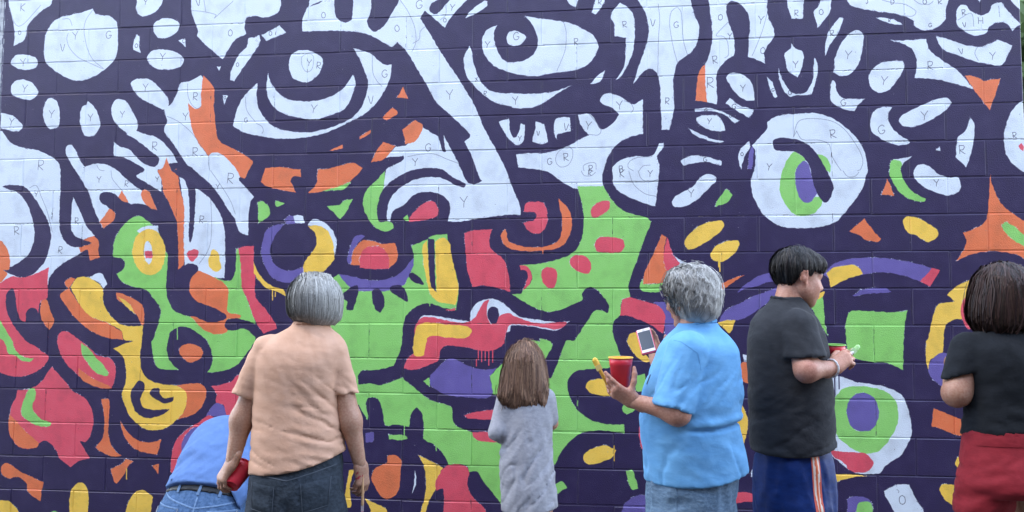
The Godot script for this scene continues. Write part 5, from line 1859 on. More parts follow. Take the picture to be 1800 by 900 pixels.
func girl_in_grey() -> void:
	var t := person("girl with long light brown hair in a loose grey dress, facing the wall", Vector3(2.805, 0, 0.668))
	var skin := Color(0.56, 0.31, 0.22)
	var head := Transform3D(Basis(Vector3.UP, PI + 0.1) * Basis(Vector3.RIGHT, 0.1), Vector3(0.012, 1.240, -0.02))
	var dress := [[0.49, 0.040, 0.0, 0.136, 0.118], [0.56, 0.038, 0.0, 0.138, 0.118], [0.66, 0.030, 0.0, 0.134, 0.112], [0.76, 0.022, 0.0, 0.128, 0.104], [0.86, 0.024, 0.002, 0.124, 0.096], [0.95, 0.028, 0.004, 0.124, 0.090], [1.02, 0.028, 0.002, 0.126, 0.084], [1.07, 0.026, 0.0, 0.120, 0.074], [1.10, 0.024, -0.004, 0.096, 0.062], [1.125, 0.020, -0.008, 0.058, 0.050]]
	var f := Field.new()
	f.stack(inset(dress, 0.048))
	f.cap(Vector3(0.012, 1.20, -0.02), Vector3(0.018, 1.06, -0.005), 0.040, 0.046, 0.03)
	f.cap(Vector3(-0.085, 1.05, 0), Vector3(-0.125, 0.90, 0.02), 0.036, 0.032, 0.02)
	f.cap(Vector3(-0.125, 0.90, 0.02), Vector3(-0.09, 0.95, -0.17), 0.031, 0.022, 0.02)
	f.cap(Vector3(0.13, 1.06, 0), Vector3(0.150, 0.93, -0.08), 0.036, 0.032, 0.02)
	f.cap(Vector3(0.150, 0.93, -0.08), Vector3(0.10, 1.05, -0.26), 0.031, 0.022, 0.02)
	legs(f, Vector3(-0.03, 0.60, 0), Vector3(-0.03, 0.36, 0), Vector3(-0.03, 0.07, 0.01), Vector3(0.095, 0.60, 0), Vector3(0.095, 0.36, 0), Vector3(0.10, 0.07, 0.01), 0.062, 0.046, 0.032)
	var body := Net.new().add(f, 0.012, func(_p: Vector3) -> Color: return skin)
	var hf := Field.new()
	head_shape(hf, head, 0.92)
	body.add(hf, 0.009, face_tint(head, 0.92, skin, Color(0.12, 0.07, 0.04)))
	var lh := Field.new()
	hand_shape(lh, frame(Vector3(-0.09, 0.95, -0.17), Vector3(0.3, 0.4, -0.9), Vector3(0.9, 0.0, 0.2)), -1.0, [0.7, 0.7, 0.75, 0.8], Vector3(0.4, 0.7, 0.6), 0.75)
	body.add(lh, 0.005, func(_p: Vector3) -> Color: return skin)
	var rh := Field.new()
	hand_shape(rh, frame(Vector3(0.10, 1.05, -0.26), Vector3(-0.1, 0.5, -0.9), Vector3(-0.9, 0.0, 0.2)), 1.0, [0.8, 0.8, 0.85, 0.9], Vector3(0.4, 0.7, 0.6), 0.75)
	body.add(rh, 0.005, func(_p: Vector3) -> Color: return skin)
	part("body", body.commit(), M.skin, t)

	var df := Field.new()
	df.stack(dress, 0.02)
	df.cap(Vector3(-0.075, 1.052, 0.004), Vector3(-0.112, 0.905, 0.020), 0.052, 0.048, 0.022)
	df.cap(Vector3(-0.112, 0.905, 0.020), Vector3(-0.100, 0.915, -0.075), 0.046, 0.046, 0.03)
	df.cap(Vector3(0.118, 1.068, 0.0), Vector3(0.136, 0.96, -0.05), 0.046, 0.044, 0.025)
	df.cuts.append(func(p: Vector3) -> float: return 0.512 + 0.16 * maxf(0.0, p.x - 0.04) - p.y)
	df.ripple = func(p: Vector3) -> float:
		# long diagonal folds from the left arm towards the right hip
		var low := smoothstep(1.0, 0.8, p.y)
		var d := -0.0060 * low * ridged(p + Vector3(0, -p.x * 1.3, 0), Vector3(4.5, 6.5, 3.0))
		d -= 0.0045 * ridged(p + Vector3(p.y * 0.25, 0, 0), Vector3(11.0, 2.2, 4.0))
		d += 0.007 * low * furrow(p + Vector3(0, -p.x * 1.2, 0), Vector3(4.0, 6.0, 3.0))
		return d
	var grey := woven(Color8(150, 151, 158), Color8(162, 163, 170), 76, 0.02, 4.0, 0.7)
	part("dress", Net.new().add(df, 0.0085).commit(), grey, t)

	var hair_f := Field.new()
	hair_f.stack([[1.020, 0.010, 0.055, 0.090, 0.022], [1.035, 0.008, 0.052, 0.112, 0.036], [1.08, 0.004, 0.045, 0.122, 0.048], [1.13, 0.006, 0.030, 0.120, 0.064], [1.19, 0.008, 0.008, 0.112, 0.086], [1.25, 0.010, -0.004, 0.100, 0.098], [1.29, 0.012, -0.010, 0.086, 0.090], [1.32, 0.014, -0.014, 0.064, 0.070], [1.34, 0.015, -0.016, 0.040, 0.045], [1.352, 0.016, -0.016, 0.014, 0.016]], 0.01)
	hair_f.cuts.append(func(p: Vector3) -> float: return -0.085 - p.z if p.y > 1.15 else -0.02 - p.z)
	hair_f.ripple = func(p: Vector3) -> float:
		var wave := 0.004 * sin(p.y * 55.0 + 6.0 * cloth.get_noise_2d(p.x * 9.0, 3.0)) * smoothstep(1.16, 1.04, p.y)
		return 0.004 * cloth.get_noise_3d(p.x * 34.0 + sin(p.y * 20.0) * 0.3, p.y * 2.5, p.z * 34.0) + wave + 0.018 * smoothstep(1.05, 1.02, p.y) * absf(cloth.get_noise_2d(p.x * 22.0, 0.5))
	var brown := [Color(0.165, 0.092, 0.058), Color(0.22, 0.125, 0.080), Color(0.12, 0.068, 0.046), Color(0.27, 0.160, 0.100), Color(0.145, 0.082, 0.054)]
	var hair := part("hair", Net.new().add(hair_f, 0.008, func(p: Vector3) -> Color: return Color(0.10, 0.056, 0.038).lerp(Color(0.22, 0.13, 0.08), smoothstep(1.2, 1.03, p.y))).commit(), M.hair, t)
	part("strands", strands(hair_f, Vector3(0.01, 1.22, 0.0), 1100, 0.34, 0.0038, 0.10, 0.003, brown, 5, 1.015), M.hair, hair).set_meta("kind", "stuff")
	part("strand_ends", strands(hair_f, Vector3(0.006, 1.08, 0.045), 500, 0.16, 0.0038, 0.35, 0.006, brown, 6, 1.008, func(p: Vector3) -> bool: return p.y < 1.17 and p.z > 0.0), M.hair, hair).set_meta("kind", "stuff")
	shoes(t, Vector3(-0.03, 0, 0.02), Vector3(-0.04, 0, -0.11), Vector3(0.10, 0, 0.02), Vector3(0.115, 0, -0.11), Color8(190, 120, 140))


func woman_in_blue() -> void:
	var t := person("woman with wavy silver hair in a light blue T-shirt, holding cup, brush and phone", Vector3(3.571, 0, 1.733))
	var skin := Color(0.51, 0.275, 0.195)
	var turn := PI + 0.78      # looks left and towards the wall
	var head := Transform3D(Basis(Vector3.UP, turn) * Basis(Vector3.RIGHT, 0.22), Vector3(-0.020, 1.555, -0.01))
	var torso := [[0.80, -0.010, 0.0, 0.165, 0.14], [0.86, -0.004, 0.0, 0.184, 0.160], [0.93, -0.008, 0.0, 0.186, 0.162], [1.00, -0.017, 0.0, 0.183, 0.162], [1.08, -0.028, 0.0, 0.180, 0.158], [1.15, -0.022, 0.0, 0.182, 0.156], [1.21, -0.016, 0.0, 0.180, 0.152], [1.28, -0.004, 0.0, 0.166, 0.144], [1.34, 0.004, 0.002, 0.152, 0.134], [1.375, 0.006, 0.004, 0.136, 0.116], [1.405, 0.006, 0.002, 0.112, 0.092], [1.43, 0.007, 0.0, 0.084, 0.072], [1.45, 0.008, 0.0, 0.070, 0.064]]
	var f := Field.new()
	f.stack(inset(torso, 0.042))
	f.cap(Vector3(-0.010, 1.52, 0.0), Vector3(0.004, 1.38, 0.0), 0.055, 0.062, 0.03)
	var elbow := Vector3(-0.098, 1.135, 0.150)
	var wrist := Vector3(-0.246, 1.172, 0.095)
	f.cap(Vector3(-0.055, 1.33, 0.115), elbow, 0.052, 0.044, 0.03)
	f.cap(elbow, wrist, 0.040, 0.026, 0.03)
	f.cap(Vector3(0.04, 1.33, -0.12), Vector3(-0.06, 1.16, -0.17), 0.052, 0.044, 0.03)
	f.cap(Vector3(-0.06, 1.16, -0.17), Vector3(-0.116, 1.288, -0.165), 0.042, 0.026, 0.03)
	legs(f, Vector3(-0.08, 0.78, 0.02), Vector3(-0.088, 0.45, 0.04), Vector3(-0.088, 0.10, 0.05), Vector3(0.04, 0.78, -0.02), Vector3(0.06, 0.45, -0.03), Vector3(0.07, 0.10, -0.02), 0.085, 0.06, 0.04)
	var body := Net.new().add(f, 0.013, func(_p: Vector3) -> Color: return skin)
	var hf := Field.new()
	head_shape(hf, head, 0.98)
	body.add(hf, 0.0065, face_tint(head, 0.98, skin, Color(0.25, 0.24, 0.22)))
	var blotch := func(p: Vector3) -> Color: return skin * (0.96 + 0.16 * cloth.get_noise_3d(p.x * 40, p.y * 40, p.z * 40))
	var lf := Field.new()
	# left hand: fingers wrap round the far side of the cup, thumb up its near right
	hand_shape(lf, frame(wrist + Vector3(0.002, -0.004, 0.0), Vector3(-0.82, 0.50, 0.02), Vector3(0.30, 0.50, -0.82)), -1.0, [0.16, 0.42, 0.50, 0.55], Vector3(0.85, 0.25, 0.70), 0.95, 0.07)
	body.add(lf, 0.0038, blotch)
	var rf := Field.new()
	hand_shape(rf, frame(Vector3(-0.116, 1.288, -0.165), Vector3(-0.20, 0.93, -0.25), Vector3(-0.62, 0.0, 0.75)), 1.0, [0.30, 0.35, 0.4, 0.5], Vector3(0.75, 0.6, 0.10), 0.9, 0.05)
	body.add(rf, 0.0045, func(_p: Vector3) -> Color: return skin)
	part("body", body.commit(), M.skin, t)

	var sf := Field.new()
	sf.stack(torso, 0.02)
	sf.cap(Vector3(-0.050, 1.345, 0.095), Vector3(-0.132, 1.100, 0.142), 0.078, 0.072, 0.007).trim(Vector3(-0.130, 1.152, 0.13), Vector3(-0.28, -0.95, 0.10))
	sf.cap(Vector3(0.05, 1.335, -0.10), Vector3(-0.05, 1.13, -0.16), 0.070, 0.066, 0.007).trim(Vector3(-0.04, 1.165, -0.15), Vector3(-0.3, -0.95, -0.1))
	var bottom := func(p: Vector3) -> float:
		var u := clampf((p.x + 0.187) / 0.37, 0.0, 1.0)
		return 0.874 - 0.03 * u + 0.07 * u * u - p.y
	sf.cuts.append(bottom)
	sf.ripple = func(p: Vector3) -> float:
		var d := -0.0040 * ridged(p + Vector3(0, p.x * 0.2, 0), Vector3(3.5, 9.0, 3.5)) * smoothstep(1.3, 1.1, p.y)
		# the roll at the back of the waist
		var fold := p.y - (1.072 + 0.09 * smoothstep(-0.10, 0.16, p.x) * (p.x + 0.05))
		d += 0.015 * exp(-pow(fold / 0.007, 2.0)) * smoothstep(-0.14, 0.05, p.x)
		d -= 0.010 * exp(-pow((fold - 0.022) / 0.016, 2.0)) * smoothstep(-0.14, 0.05, p.x)
		d -= 0.0050 * smoothstep(1.08, 1.20, p.y) * smoothstep(1.33, 1.2, p.y) * ridged(p + Vector3(0, -p.x * 1.4, 0), Vector3(3.0, 12.0, 3.0)) * smoothstep(-0.12, 0.0, p.x)
		d -= 0.0018 * ridged(p, Vector3(7, 5, 7))
		d += 0.0055 * smoothstep(1.05, 1.16, p.y) * smoothstep(1.38, 1.25, p.y) * furrow(p + Vector3(0, -p.x * 1.2, 0), Vector3(3.0, 8.0, 3.0))
		d += 0.0045 * smoothstep(1.06, 0.98, p.y) * furrow(p + Vector3(p.y * 0.5, 0, 0), Vector3(7.0, 2.5, 5.0))
		if -bottom.call(p) < 0.018:
			d -= 0.0012
		return d
	var sky_blue := woven(Color8(100, 158, 206), Color8(112, 170, 216), 77, 0.012, 3.0, 0.5)
	var shirt := part("t_shirt", Net.new().add(sf, 0.0072).commit(), sky_blue, t)
	var cf := Field.new()
	hoop(cf, Vector3(0.006, 1.448, 0.0), 0.066, 0.060, 0.0075, Vector2(0.010, 0))
	part("collar", Net.new().add(cf, 0.006).commit(), sky_blue, shirt)
	# the seam where the sleeve is set in, and the end of the print on the chest
	part("seam", patch(sf, [Vector2(-0.128, 1.395), Vector2(-0.085, 1.385), Vector2(-0.030, 1.345), Vector2(-0.018, 1.285)], 0.0035, 0.0008), M.blue_thread, shirt)
	part("print", patch(sf, [Vector2(-0.105, 1.262), Vector2(-0.110, 1.226)], 0.022, 0.0012, 0.5, Vector3(0.92, 0, -0.39)), plain(Color8(40, 44, 60), 0.8), shirt)

	var jf := Field.new()
	jf.stack([[0.60, -0.016, 0.0, 0.150, 0.145], [0.76, -0.026, 0.0, 0.154, 0.150], [0.86, -0.022, 0.0, 0.160, 0.152], [0.95, -0.015, 0.0, 0.160, 0.150]])
	legs(jf, Vector3(-0.088, 0.72, 0.03), Vector3(-0.088, 0.45, 0.04), Vector3(-0.088, 0.10, 0.05), Vector3(0.050, 0.72, -0.03), Vector3(0.055, 0.45, -0.03), Vector3(0.065, 0.10, -0.02), 0.094, 0.084, 0.070)
	jf.cuts.append(func(p: Vector3) -> float: return 0.05 - p.y)
	jf.ripple = func(p: Vector3) -> float: return -0.0076 * ridged(p, Vector3(9, 3, 9)) - 0.0038 * ridged(p, Vector3(6, 14, 6))
	var denim := jeans_material(Color8(88, 112, 136), Color8(112, 136, 158), 78)
	var jeans := part("jeans", Net.new().add(jf, 0.010).commit(), denim, t)
	part("seam", patch(jf, [Vector2(-0.105, 0.88), Vector2(-0.100, 0.60)], 0.005, 0.003), denim, jeans)

	# wavy silver hair
	var hair_f := Field.new()
	hair_f.ball(Vector3(-0.012, 1.578, 0.0), Vector3(0.097, 0.088, 0.099), 0.03)
	hair_f.ball(Vector3(0.000, 1.525, 0.010), Vector3(0.082, 0.070, 0.086), 0.03)
	hair_f.ball(Vector3(0.010, 1.485, 0.012), Vector3(0.058, 0.040, 0.068), 0.03)
	hair_f.ball(Vector3(-0.080, 1.590, 0.030), Vector3(0.032, 0.050, 0.05), 0.03)
	# clear of the cheek and jaw on the face side
	hair_f.cap(Vector3(-0.105, 1.515, 0.060), Vector3(-0.080, 1.435, 0.060), 0.040, 0.046, -0.02)
	hair_f.ball(Vector3(-0.115, 1.53, -0.04), Vector3(0.06, 0.08, 0.07), -0.02)
	hair_f.ripple = func(p: Vector3) -> float:
		var c := Vector3(cloth.get_noise_3d(p.x * 8, p.y * 8, p.z * 8), cloth.get_noise_3d(p.x * 8 + 20, p.y * 8, p.z * 8), 0) * 0.6
		return -0.0045 * ridged(p + c * 0.05, Vector3(10, 12, 10)) + 0.001 * cloth.get_noise_3d(p.x * 50, p.y * 12, p.z * 50)
	var silver := [Color(0.34, 0.335, 0.31), Color(0.41, 0.405, 0.38), Color(0.28, 0.275, 0.255), Color(0.47, 0.465, 0.44), Color(0.31, 0.305, 0.285)]
	var hair := part("hair", Net.new().add(hair_f, 0.007, func(p: Vector3) -> Color: return Color(0.33, 0.325, 0.305) * (1.0 + 0.3 * cloth.get_noise_3d(p.x * 26, p.y * 20, p.z * 26))).commit(), M.hair, t)
	part("strands", strands(hair_f, Vector3(-0.008, 1.56, 0.0), 2100, 0.085, 0.0030, 0.55, 0.0055, silver, 8, 1.452), M.hair, hair).set_meta("kind", "stuff")
	shoes(t, Vector3(-0.088, 0, 0.05), Vector3(-0.20, 0, -0.06), Vector3(0.065, 0, -0.02), Vector3(-0.05, 0, -0.14), Color8(220, 220, 222))

	held_cup("red cup of yellow paint held out by the woman in the light blue T-shirt", t, Vector3(-0.287, 1.216, 0.058), Vector3(0.0, 1.0, 0.03), 0.92, PAINT.Y, true)
	held_brush("yellow-smeared brush beside the cup of yellow paint, bristles up", t, Vector3(-0.350, 1.252, 0.085), Vector3(-0.46, 0.88, 0.10), 0.125, 0.021, PAINT.Y, Color8(214, 160, 60), false)
	phone(t, Vector3(-0.172, 1.378, -0.080))


func boy_in_charcoal() -> void:
	var t := person("dark-haired boy in a charcoal T-shirt and blue shorts, looking down in profile", Vector3(3.974, 0, 1.483))
	var skin := Color(0.53, 0.29, 0.20)
	var head := Transform3D(Basis(Vector3.UP, PI / 2 + 0.12) * Basis(Vector3.RIGHT, 0.20), Vector3(0.016, 1.632, 0.0))
	var torso := [[0.86, -0.016, 0.0, 0.150, 0.15], [0.95, -0.017, 0.0, 0.160, 0.158], [1.05, -0.019, 0.0, 0.161, 0.160], [1.13, -0.021, 0.0, 0.160, 0.160], [1.25, -0.026, 0.0, 0.156, 0.158], [1.33, -0.030, 0.0, 0.154, 0.158], [1.38, -0.035, 0.0, 0.150, 0.156], [1.42, -0.038, 0.0, 0.138, 0.150], [1.465, -0.040, 0.0, 0.120, 0.132], [1.50, -0.038, 0.0, 0.094, 0.100], [1.525, -0.030, 0.0, 0.074, 0.074], [1.545, -0.028, 0.0, 0.064, 0.062]]
	var f := Field.new()
	f.stack(inset(torso, 0.042))
	f.cap(Vector3(0.000, 1.62, 0.0), Vector3(-0.026, 1.49, 0.0), 0.056, 0.062, 0.03)
	var elbow := Vector3(-0.020, 1.275, 0.190)
	var wrist := Vector3(0.106, 1.280, 0.120)
	f.cap(Vector3(-0.025, 1.415, 0.085), elbow, 0.050, 0.042, 0.02)
	f.cap(elbow, wrist, 0.041, 0.027, 0.03)
	f.cap(Vector3(-0.02, 1.415, -0.085), Vector3(0.03, 1.24, -0.17), 0.056, 0.048, 0.03)
	f.cap(Vector3(0.03, 1.24, -0.17), Vector3(0.145, 1.275, -0.07), 0.046, 0.029, 0.03)
	legs(f, Vector3(-0.02, 0.78, -0.08), Vector3(-0.02, 0.47, -0.08), Vector3(-0.03, 0.10, -0.08), Vector3(-0.02, 0.78, 0.08), Vector3(-0.02, 0.47, 0.08), Vector3(-0.03, 0.10, 0.08), 0.085, 0.062, 0.042)
	var body := Net.new().add(f, 0.012, func(p: Vector3) -> Color: return skin.lerp(Color(0.60, 0.27, 0.20), 0.5 * smoothstep(0.08, 0.0, p.distance_to(Vector3(-0.02, 1.29, 0.24)))))
	var hf := Field.new()
	head_shape(hf, head, 0.95)
	hf.ball(head * Vector3(0, -0.055, 0.03), Vector3(0.060, 0.045, 0.055), 0.03, head.basis)
	body.add(hf, 0.0048, face_tint(head, 0.95, skin, Color(0.03, 0.022, 0.02)))
	var rf := Field.new()
	hand_shape(rf, frame(wrist + Vector3(-0.004, -0.001, 0.002), Vector3(0.80, 0.48, -0.25), Vector3(0.35, -0.35, -0.85)), 1.0, [0.62, 0.72, 0.8, 0.9], Vector3(0.45, 0.80, 0.42), 0.95, 0.02)
	body.add(rf, 0.0038, func(_p: Vector3) -> Color: return skin * 0.97)
	var lf := Field.new()
	hand_shape(lf, frame(Vector3(0.145, 1.275, -0.07), Vector3(0.45, 0.2, 0.85), Vector3(-0.1, 0.9, -0.2)), -1.0, [0.8, 0.8, 0.85, 0.9], Vector3(0.5, 0.7, 0.5), 0.92)
	body.add(lf, 0.005, func(_p: Vector3) -> Color: return skin)
	part("body", body.commit(), M.skin, t)
	var wf := Field.new()
	var arm_dir := (wrist - elbow).normalized()
	for i in 16:
		var u := arm_dir.cross(Vector3.UP).normalized()
		var v := arm_dir.cross(u)
		var c := wrist - arm_dir * 0.012
		var a := TAU * i / 16
		var b := TAU * (i + 1) / 16
		wf.cap(c + (u * cos(a) + v * sin(a)) * 0.033, c + (u * cos(b) + v * sin(b)) * 0.033, 0.0042, 0.0042, 0.002)
	part("bracelet", Net.new().add(wf, 0.004).commit(), plain(Color8(196, 200, 204), 0.35), t)

	var sf := Field.new()
	sf.stack(torso, 0.02)
	sf.cap(Vector3(-0.025, 1.425, 0.095), Vector3(-0.004, 1.255, 0.175), 0.078, 0.074, 0.007).trim(Vector3(-0.006, 1.323, 0.15), Vector3(0.04, -1.0, 0.05))
	sf.cap(Vector3(-0.02, 1.425, -0.10), Vector3(0.02, 1.25, -0.165), 0.078, 0.072, 0.007).trim(Vector3(0.01, 1.31, -0.15), Vector3(0.1, -1.0, -0.1))
	var bottom := func(p: Vector3) -> float:
		var u := clampf((p.x + 0.176) / 0.32, 0.0, 1.0)
		return 0.952 - 0.045 * u + 0.072 * u * u - p.y
	sf.cuts.append(bottom)
	sf.ripple = func(p: Vector3) -> float:
		var d := -0.0035 * ridged(p + Vector3(0, p.x * 0.3, 0), Vector3(4.0, 8.0, 4.0)) * smoothstep(1.3, 1.0, p.y)
		d += 0.0055 * smoothstep(1.22, 1.05, p.y) * furrow(p + Vector3(0, -p.x * 0.25, 0), Vector3(2.5, 8.0, 2.5))
		d -= 0.0045 * smoothstep(1.22, 1.30, p.y) * ridged(p + Vector3(0, p.x * 0.9, 0), Vector3(8.0, 5.0, 4.0))
		d -= 0.0045 * smoothstep(1.28, 1.18, p.y) * smoothstep(1.08, 1.16, p.y) * ridged(p + Vector3(0, -p.x * 0.8, 0), Vector3(3, 14, 3))
		if -bottom.call(p) < 0.018:
			d -= 0.0012
		return d
	var charcoal := woven(Color8(43, 45, 49), Color8(53, 55, 59), 79, 0.012, 3.0, 0.6)
	var shirt := part("t_shirt", Net.new().add(sf, 0.0072).commit(), charcoal, t)
	var cf := Field.new()
	hoop(cf, Vector3(-0.028, 1.536, 0.0), 0.061, 0.059, 0.0062, Vector2(-0.014, 0))
	part("collar", Net.new().add(cf, 0.006).commit(), charcoal, shirt)

	var pf := Field.new()
	pf.stack([[0.66, -0.014, 0.0, 0.146, 0.150], [0.80, -0.014, 0.0, 0.154, 0.156], [0.90, -0.015, 0.0, 0.146, 0.148], [1.0, -0.015, 0.0, 0.130, 0.130]])
	pf.cap(Vector3(-0.018, 0.72, 0.075), Vector3(-0.018, 0.40, 0.085), 0.108, 0.112, 0.04)
	pf.cap(Vector3(-0.018, 0.72, -0.075), Vector3(-0.018, 0.40, -0.085), 0.108, 0.112, 0.04)
	pf.cuts.append(func(p: Vector3) -> float: return 0.42 - p.y)
	pf.ripple = func(p: Vector3) -> float: return -0.0085 * ridged(p + Vector3(p.y * 0.1, 0, 0), Vector3(9, 2, 9)) * smoothstep(0.97, 0.90, p.y) - 0.0025 * ridged(p, Vector3(5, 12, 5))
	var navy := woven(Color8(10, 38, 92), Color8(15, 47, 108), 80, 0.02, 3.0, 0.4, 0.6)
	var shorts := part("shorts", Net.new().add(pf, 0.010).commit(), navy, t)
	var line_x := 0.022
	for s in [[0.0, 0.034, 0.0025, Color8(206, 96, 74)], [0.0, 0.024, 0.0035, Color8(226, 214, 200)], [0.0, 0.013, 0.0045, Color8(214, 110, 70)]]:
		part("stripe", patch(pf, [Vector2(line_x + s[0], 0.955), Vector2(line_x + s[0] + 0.004, 0.43)], s[1], s[2]), plain(s[3], 0.7), shorts)

	# short straight black hair, cut close at the nape
	var hair_f := Field.new()
	hair_f.ball(head * Vector3(0, 0.034, -0.012), Vector3(0.079, 0.082, 0.096), 0.02, head.basis)
	hair_f.ball(head * Vector3(0, 0.006, -0.040), Vector3(0.071, 0.078, 0.066), 0.03, head.basis)
	hair_f.ball(head * Vector3(0, 0.058, 0.058), Vector3(0.060, 0.034, 0.040), 0.03, head.basis)
	var hinv := head.affine_inverse()
	hair_f.cuts.append(func(p: Vector3) -> float:
		var q := hinv * p
		# hairline: fringe in front, cleared round the ear, down to the nape behind
		var edge := -0.045 if q.z < -0.045 else lerpf(-0.045, 0.008, smoothstep(-0.045, -0.012, q.z))
		if q.z > 0.03:
			edge = 0.030
		return edge - q.y + 0.004 * cloth.get_noise_3d(p.x * 60, p.y * 20, p.z * 60))
	hair_f.ripple = func(p: Vector3) -> float: return 0.003 * cloth.get_noise_3d(p.x * 45, p.y * 9, p.z * 45) + 0.009 * smoothstep(0.03, -0.05, (hinv * p).y)
	var black := [Color(0.014, 0.013, 0.013), Color(0.030, 0.026, 0.024), Color(0.008, 0.008, 0.009), Color(0.045, 0.040, 0.036)]
	var hair := part("hair", Net.new().add(hair_f, 0.007, func(_p: Vector3) -> Color: return Color(0.014, 0.013, 0.013)).commit(), M.hair, t)
	part("strands", strands(hair_f, head * Vector3(0, 0.04, -0.01), 1100, 0.10, 0.0030, 0.18, 0.003, black, 9, 1.56, func(p: Vector3) -> bool: return (hinv * p).y > 0.0), M.hair, hair).set_meta("kind", "stuff")
	shoes(t, Vector3(-0.04, 0, -0.08), Vector3(0.12, 0, -0.09), Vector3(-0.04, 0, 0.08), Vector3(0.12, 0, 0.07), Color8(40, 42, 46))

	held_cup("red cup of green paint held close by the boy in the charcoal T-shirt", t, Vector3(0.154, 1.262, -0.005), Vector3(0.0, 1.0, 0.05), 0.86, PAINT.G, true)
	held_brush("flat brush loaded with green paint in the boy's right hand", t, Vector3(0.170, 1.318, 0.085), Vector3(0.74, 0.62, -0.22), 0.11, 0.020, PAINT.G.lightened(0.25), Color8(220, 222, 220), false)


func woman_in_black() -> void:
	var t := person("woman with dark brown shoulder-length hair, black top and red trousers at the right edge", Vector3(4.590, 0, 1.911))
	var skin := Color(0.40, 0.225, 0.15)
	var head := Transform3D(Basis(Vector3.UP, PI - 0.05) * Basis(Vector3.RIGHT, 0.1), Vector3(-0.006, 1.548, -0.025))
	var torso := [[0.90, 0.0, 0.0, 0.16, 0.12], [1.04, 0.002, 0.004, 0.158, 0.118], [1.10, 0.0, 0.002, 0.154, 0.112], [1.17, 0.0, 0.004, 0.148, 0.106], [1.24, 0.0, 0.008, 0.152, 0.106], [1.32, -0.002, 0.010, 0.164, 0.106], [1.37, -0.003, 0.008, 0.164, 0.096], [1.405, -0.004, 0.004, 0.140, 0.080], [1.43, -0.004, -0.002, 0.100, 0.066], [1.45, -0.005, -0.006, 0.064, 0.056]]
	var f := Field.new()
	f.stack(inset(torso, 0.036))
	f.cap(Vector3(-0.006, 1.50, -0.025), Vector3(-0.005, 1.38, -0.005), 0.050, 0.056, 0.03)
	f.cap(Vector3(-0.130, 1.350, 0.0), Vector3(-0.188, 1.222, 0.02), 0.040, 0.046, 0.02)
	f.cap(Vector3(-0.192, 1.222, 0.02), Vector3(-0.085, 1.27, -0.23), 0.043, 0.026, 0.02)
	f.cap(Vector3(0.130, 1.350, 0.0), Vector3(0.195, 1.13, 0.01), 0.040, 0.040, 0.03)
	f.cap(Vector3(0.195, 1.13, 0.01), Vector3(0.15, 1.12, -0.22), 0.038, 0.026, 0.03)
	legs(f, Vector3(-0.085, 0.85, 0.0), Vector3(-0.095, 0.48, 0), Vector3(-0.10, 0.10, 0.01), Vector3(0.085, 0.85, 0), Vector3(0.095, 0.48, 0), Vector3(0.10, 0.10, 0.01), 0.09, 0.058, 0.038)
	var body := Net.new().add(f, 0.012, func(_p: Vector3) -> Color: return skin)
	var hf := Field.new()
	head_shape(hf, head, 0.96)
	body.add(hf, 0.009, face_tint(head, 0.96, skin, Color(0.03, 0.02, 0.015)))
	var lh := Field.new()
	hand_shape(lh, frame(Vector3(-0.085, 1.27, -0.23), Vector3(0.3, 0.4, -0.85), Vector3(0.9, 0.0, 0.3)), -1.0, [0.7, 0.7, 0.75, 0.8], Vector3(0.4, 0.7, 0.6), 0.9)
	body.add(lh, 0.005, func(_p: Vector3) -> Color: return skin)
	var rh := Field.new()
	hand_shape(rh, frame(Vector3(0.15, 1.12, -0.22), Vector3(-0.2, 0.2, -0.95), Vector3(-0.9, 0.0, 0.2)), 1.0, [0.7, 0.7, 0.75, 0.8], Vector3(0.4, 0.7, 0.6), 0.9)
	body.add(rh, 0.005, func(_p: Vector3) -> Color: return skin)
	part("body", body.commit(), M.skin, t)

	var sf := Field.new()
	sf.stack(torso, 0.02)
	sf.cap(Vector3(-0.135, 1.365, 0.0), Vector3(-0.190, 1.220, 0.014), 0.058, 0.052, 0.007).trim(Vector3(-0.184, 1.284, 0), Vector3(0.34, -0.92, 0.0))
	sf.cap(Vector3(0.130, 1.365, 0.0), Vector3(0.188, 1.220, 0.008), 0.058, 0.050, 0.007).trim(Vector3(0.18, 1.26, 0), Vector3(0.1, -1.0, 0.0))
	var bottom := func(p: Vector3) -> float: return 1.078 + 0.017 * smoothstep(-0.16, -0.05, p.x) - p.y
	sf.cuts.append(bottom)
	sf.ripple = func(p: Vector3) -> float: return -0.0076 * ridged(p + Vector3(0, p.x * 0.3, 0), Vector3(4, 14, 4)) * smoothstep(1.3, 1.1, p.y) - 0.0038 * ridged(p, Vector3(8, 8, 8))
	var black := woven(Color8(26, 29, 33), Color8(33, 36, 41), 81, 0.012, 3.0, 0.6)
	part("top", Net.new().add(sf, 0.0085).commit(), black, t)

	var pf := Field.new()
	pf.stack([[0.895, 0.0, 0.012, 0.166, 0.136], [0.92, 0.0, 0.018, 0.178, 0.150], [0.98, 0.0, 0.012, 0.170, 0.140], [1.04, 0.0, 0.006, 0.165, 0.126], [1.10, 0.0, 0.004, 0.156, 0.118]])
	for s in [-1.0, 1.0]:
		pf.cap(Vector3(s * 0.100, 0.915, 0.012), Vector3(s * 0.122, 0.48, 0.005), 0.088, 0.066, 0.010)
		pf.cap(Vector3(s * 0.122, 0.48, 0.005), Vector3(s * 0.114, 0.10, 0.01), 0.066, 0.055, 0.02)
	pf.cuts.append(func(p: Vector3) -> float: return 0.06 - p.y)
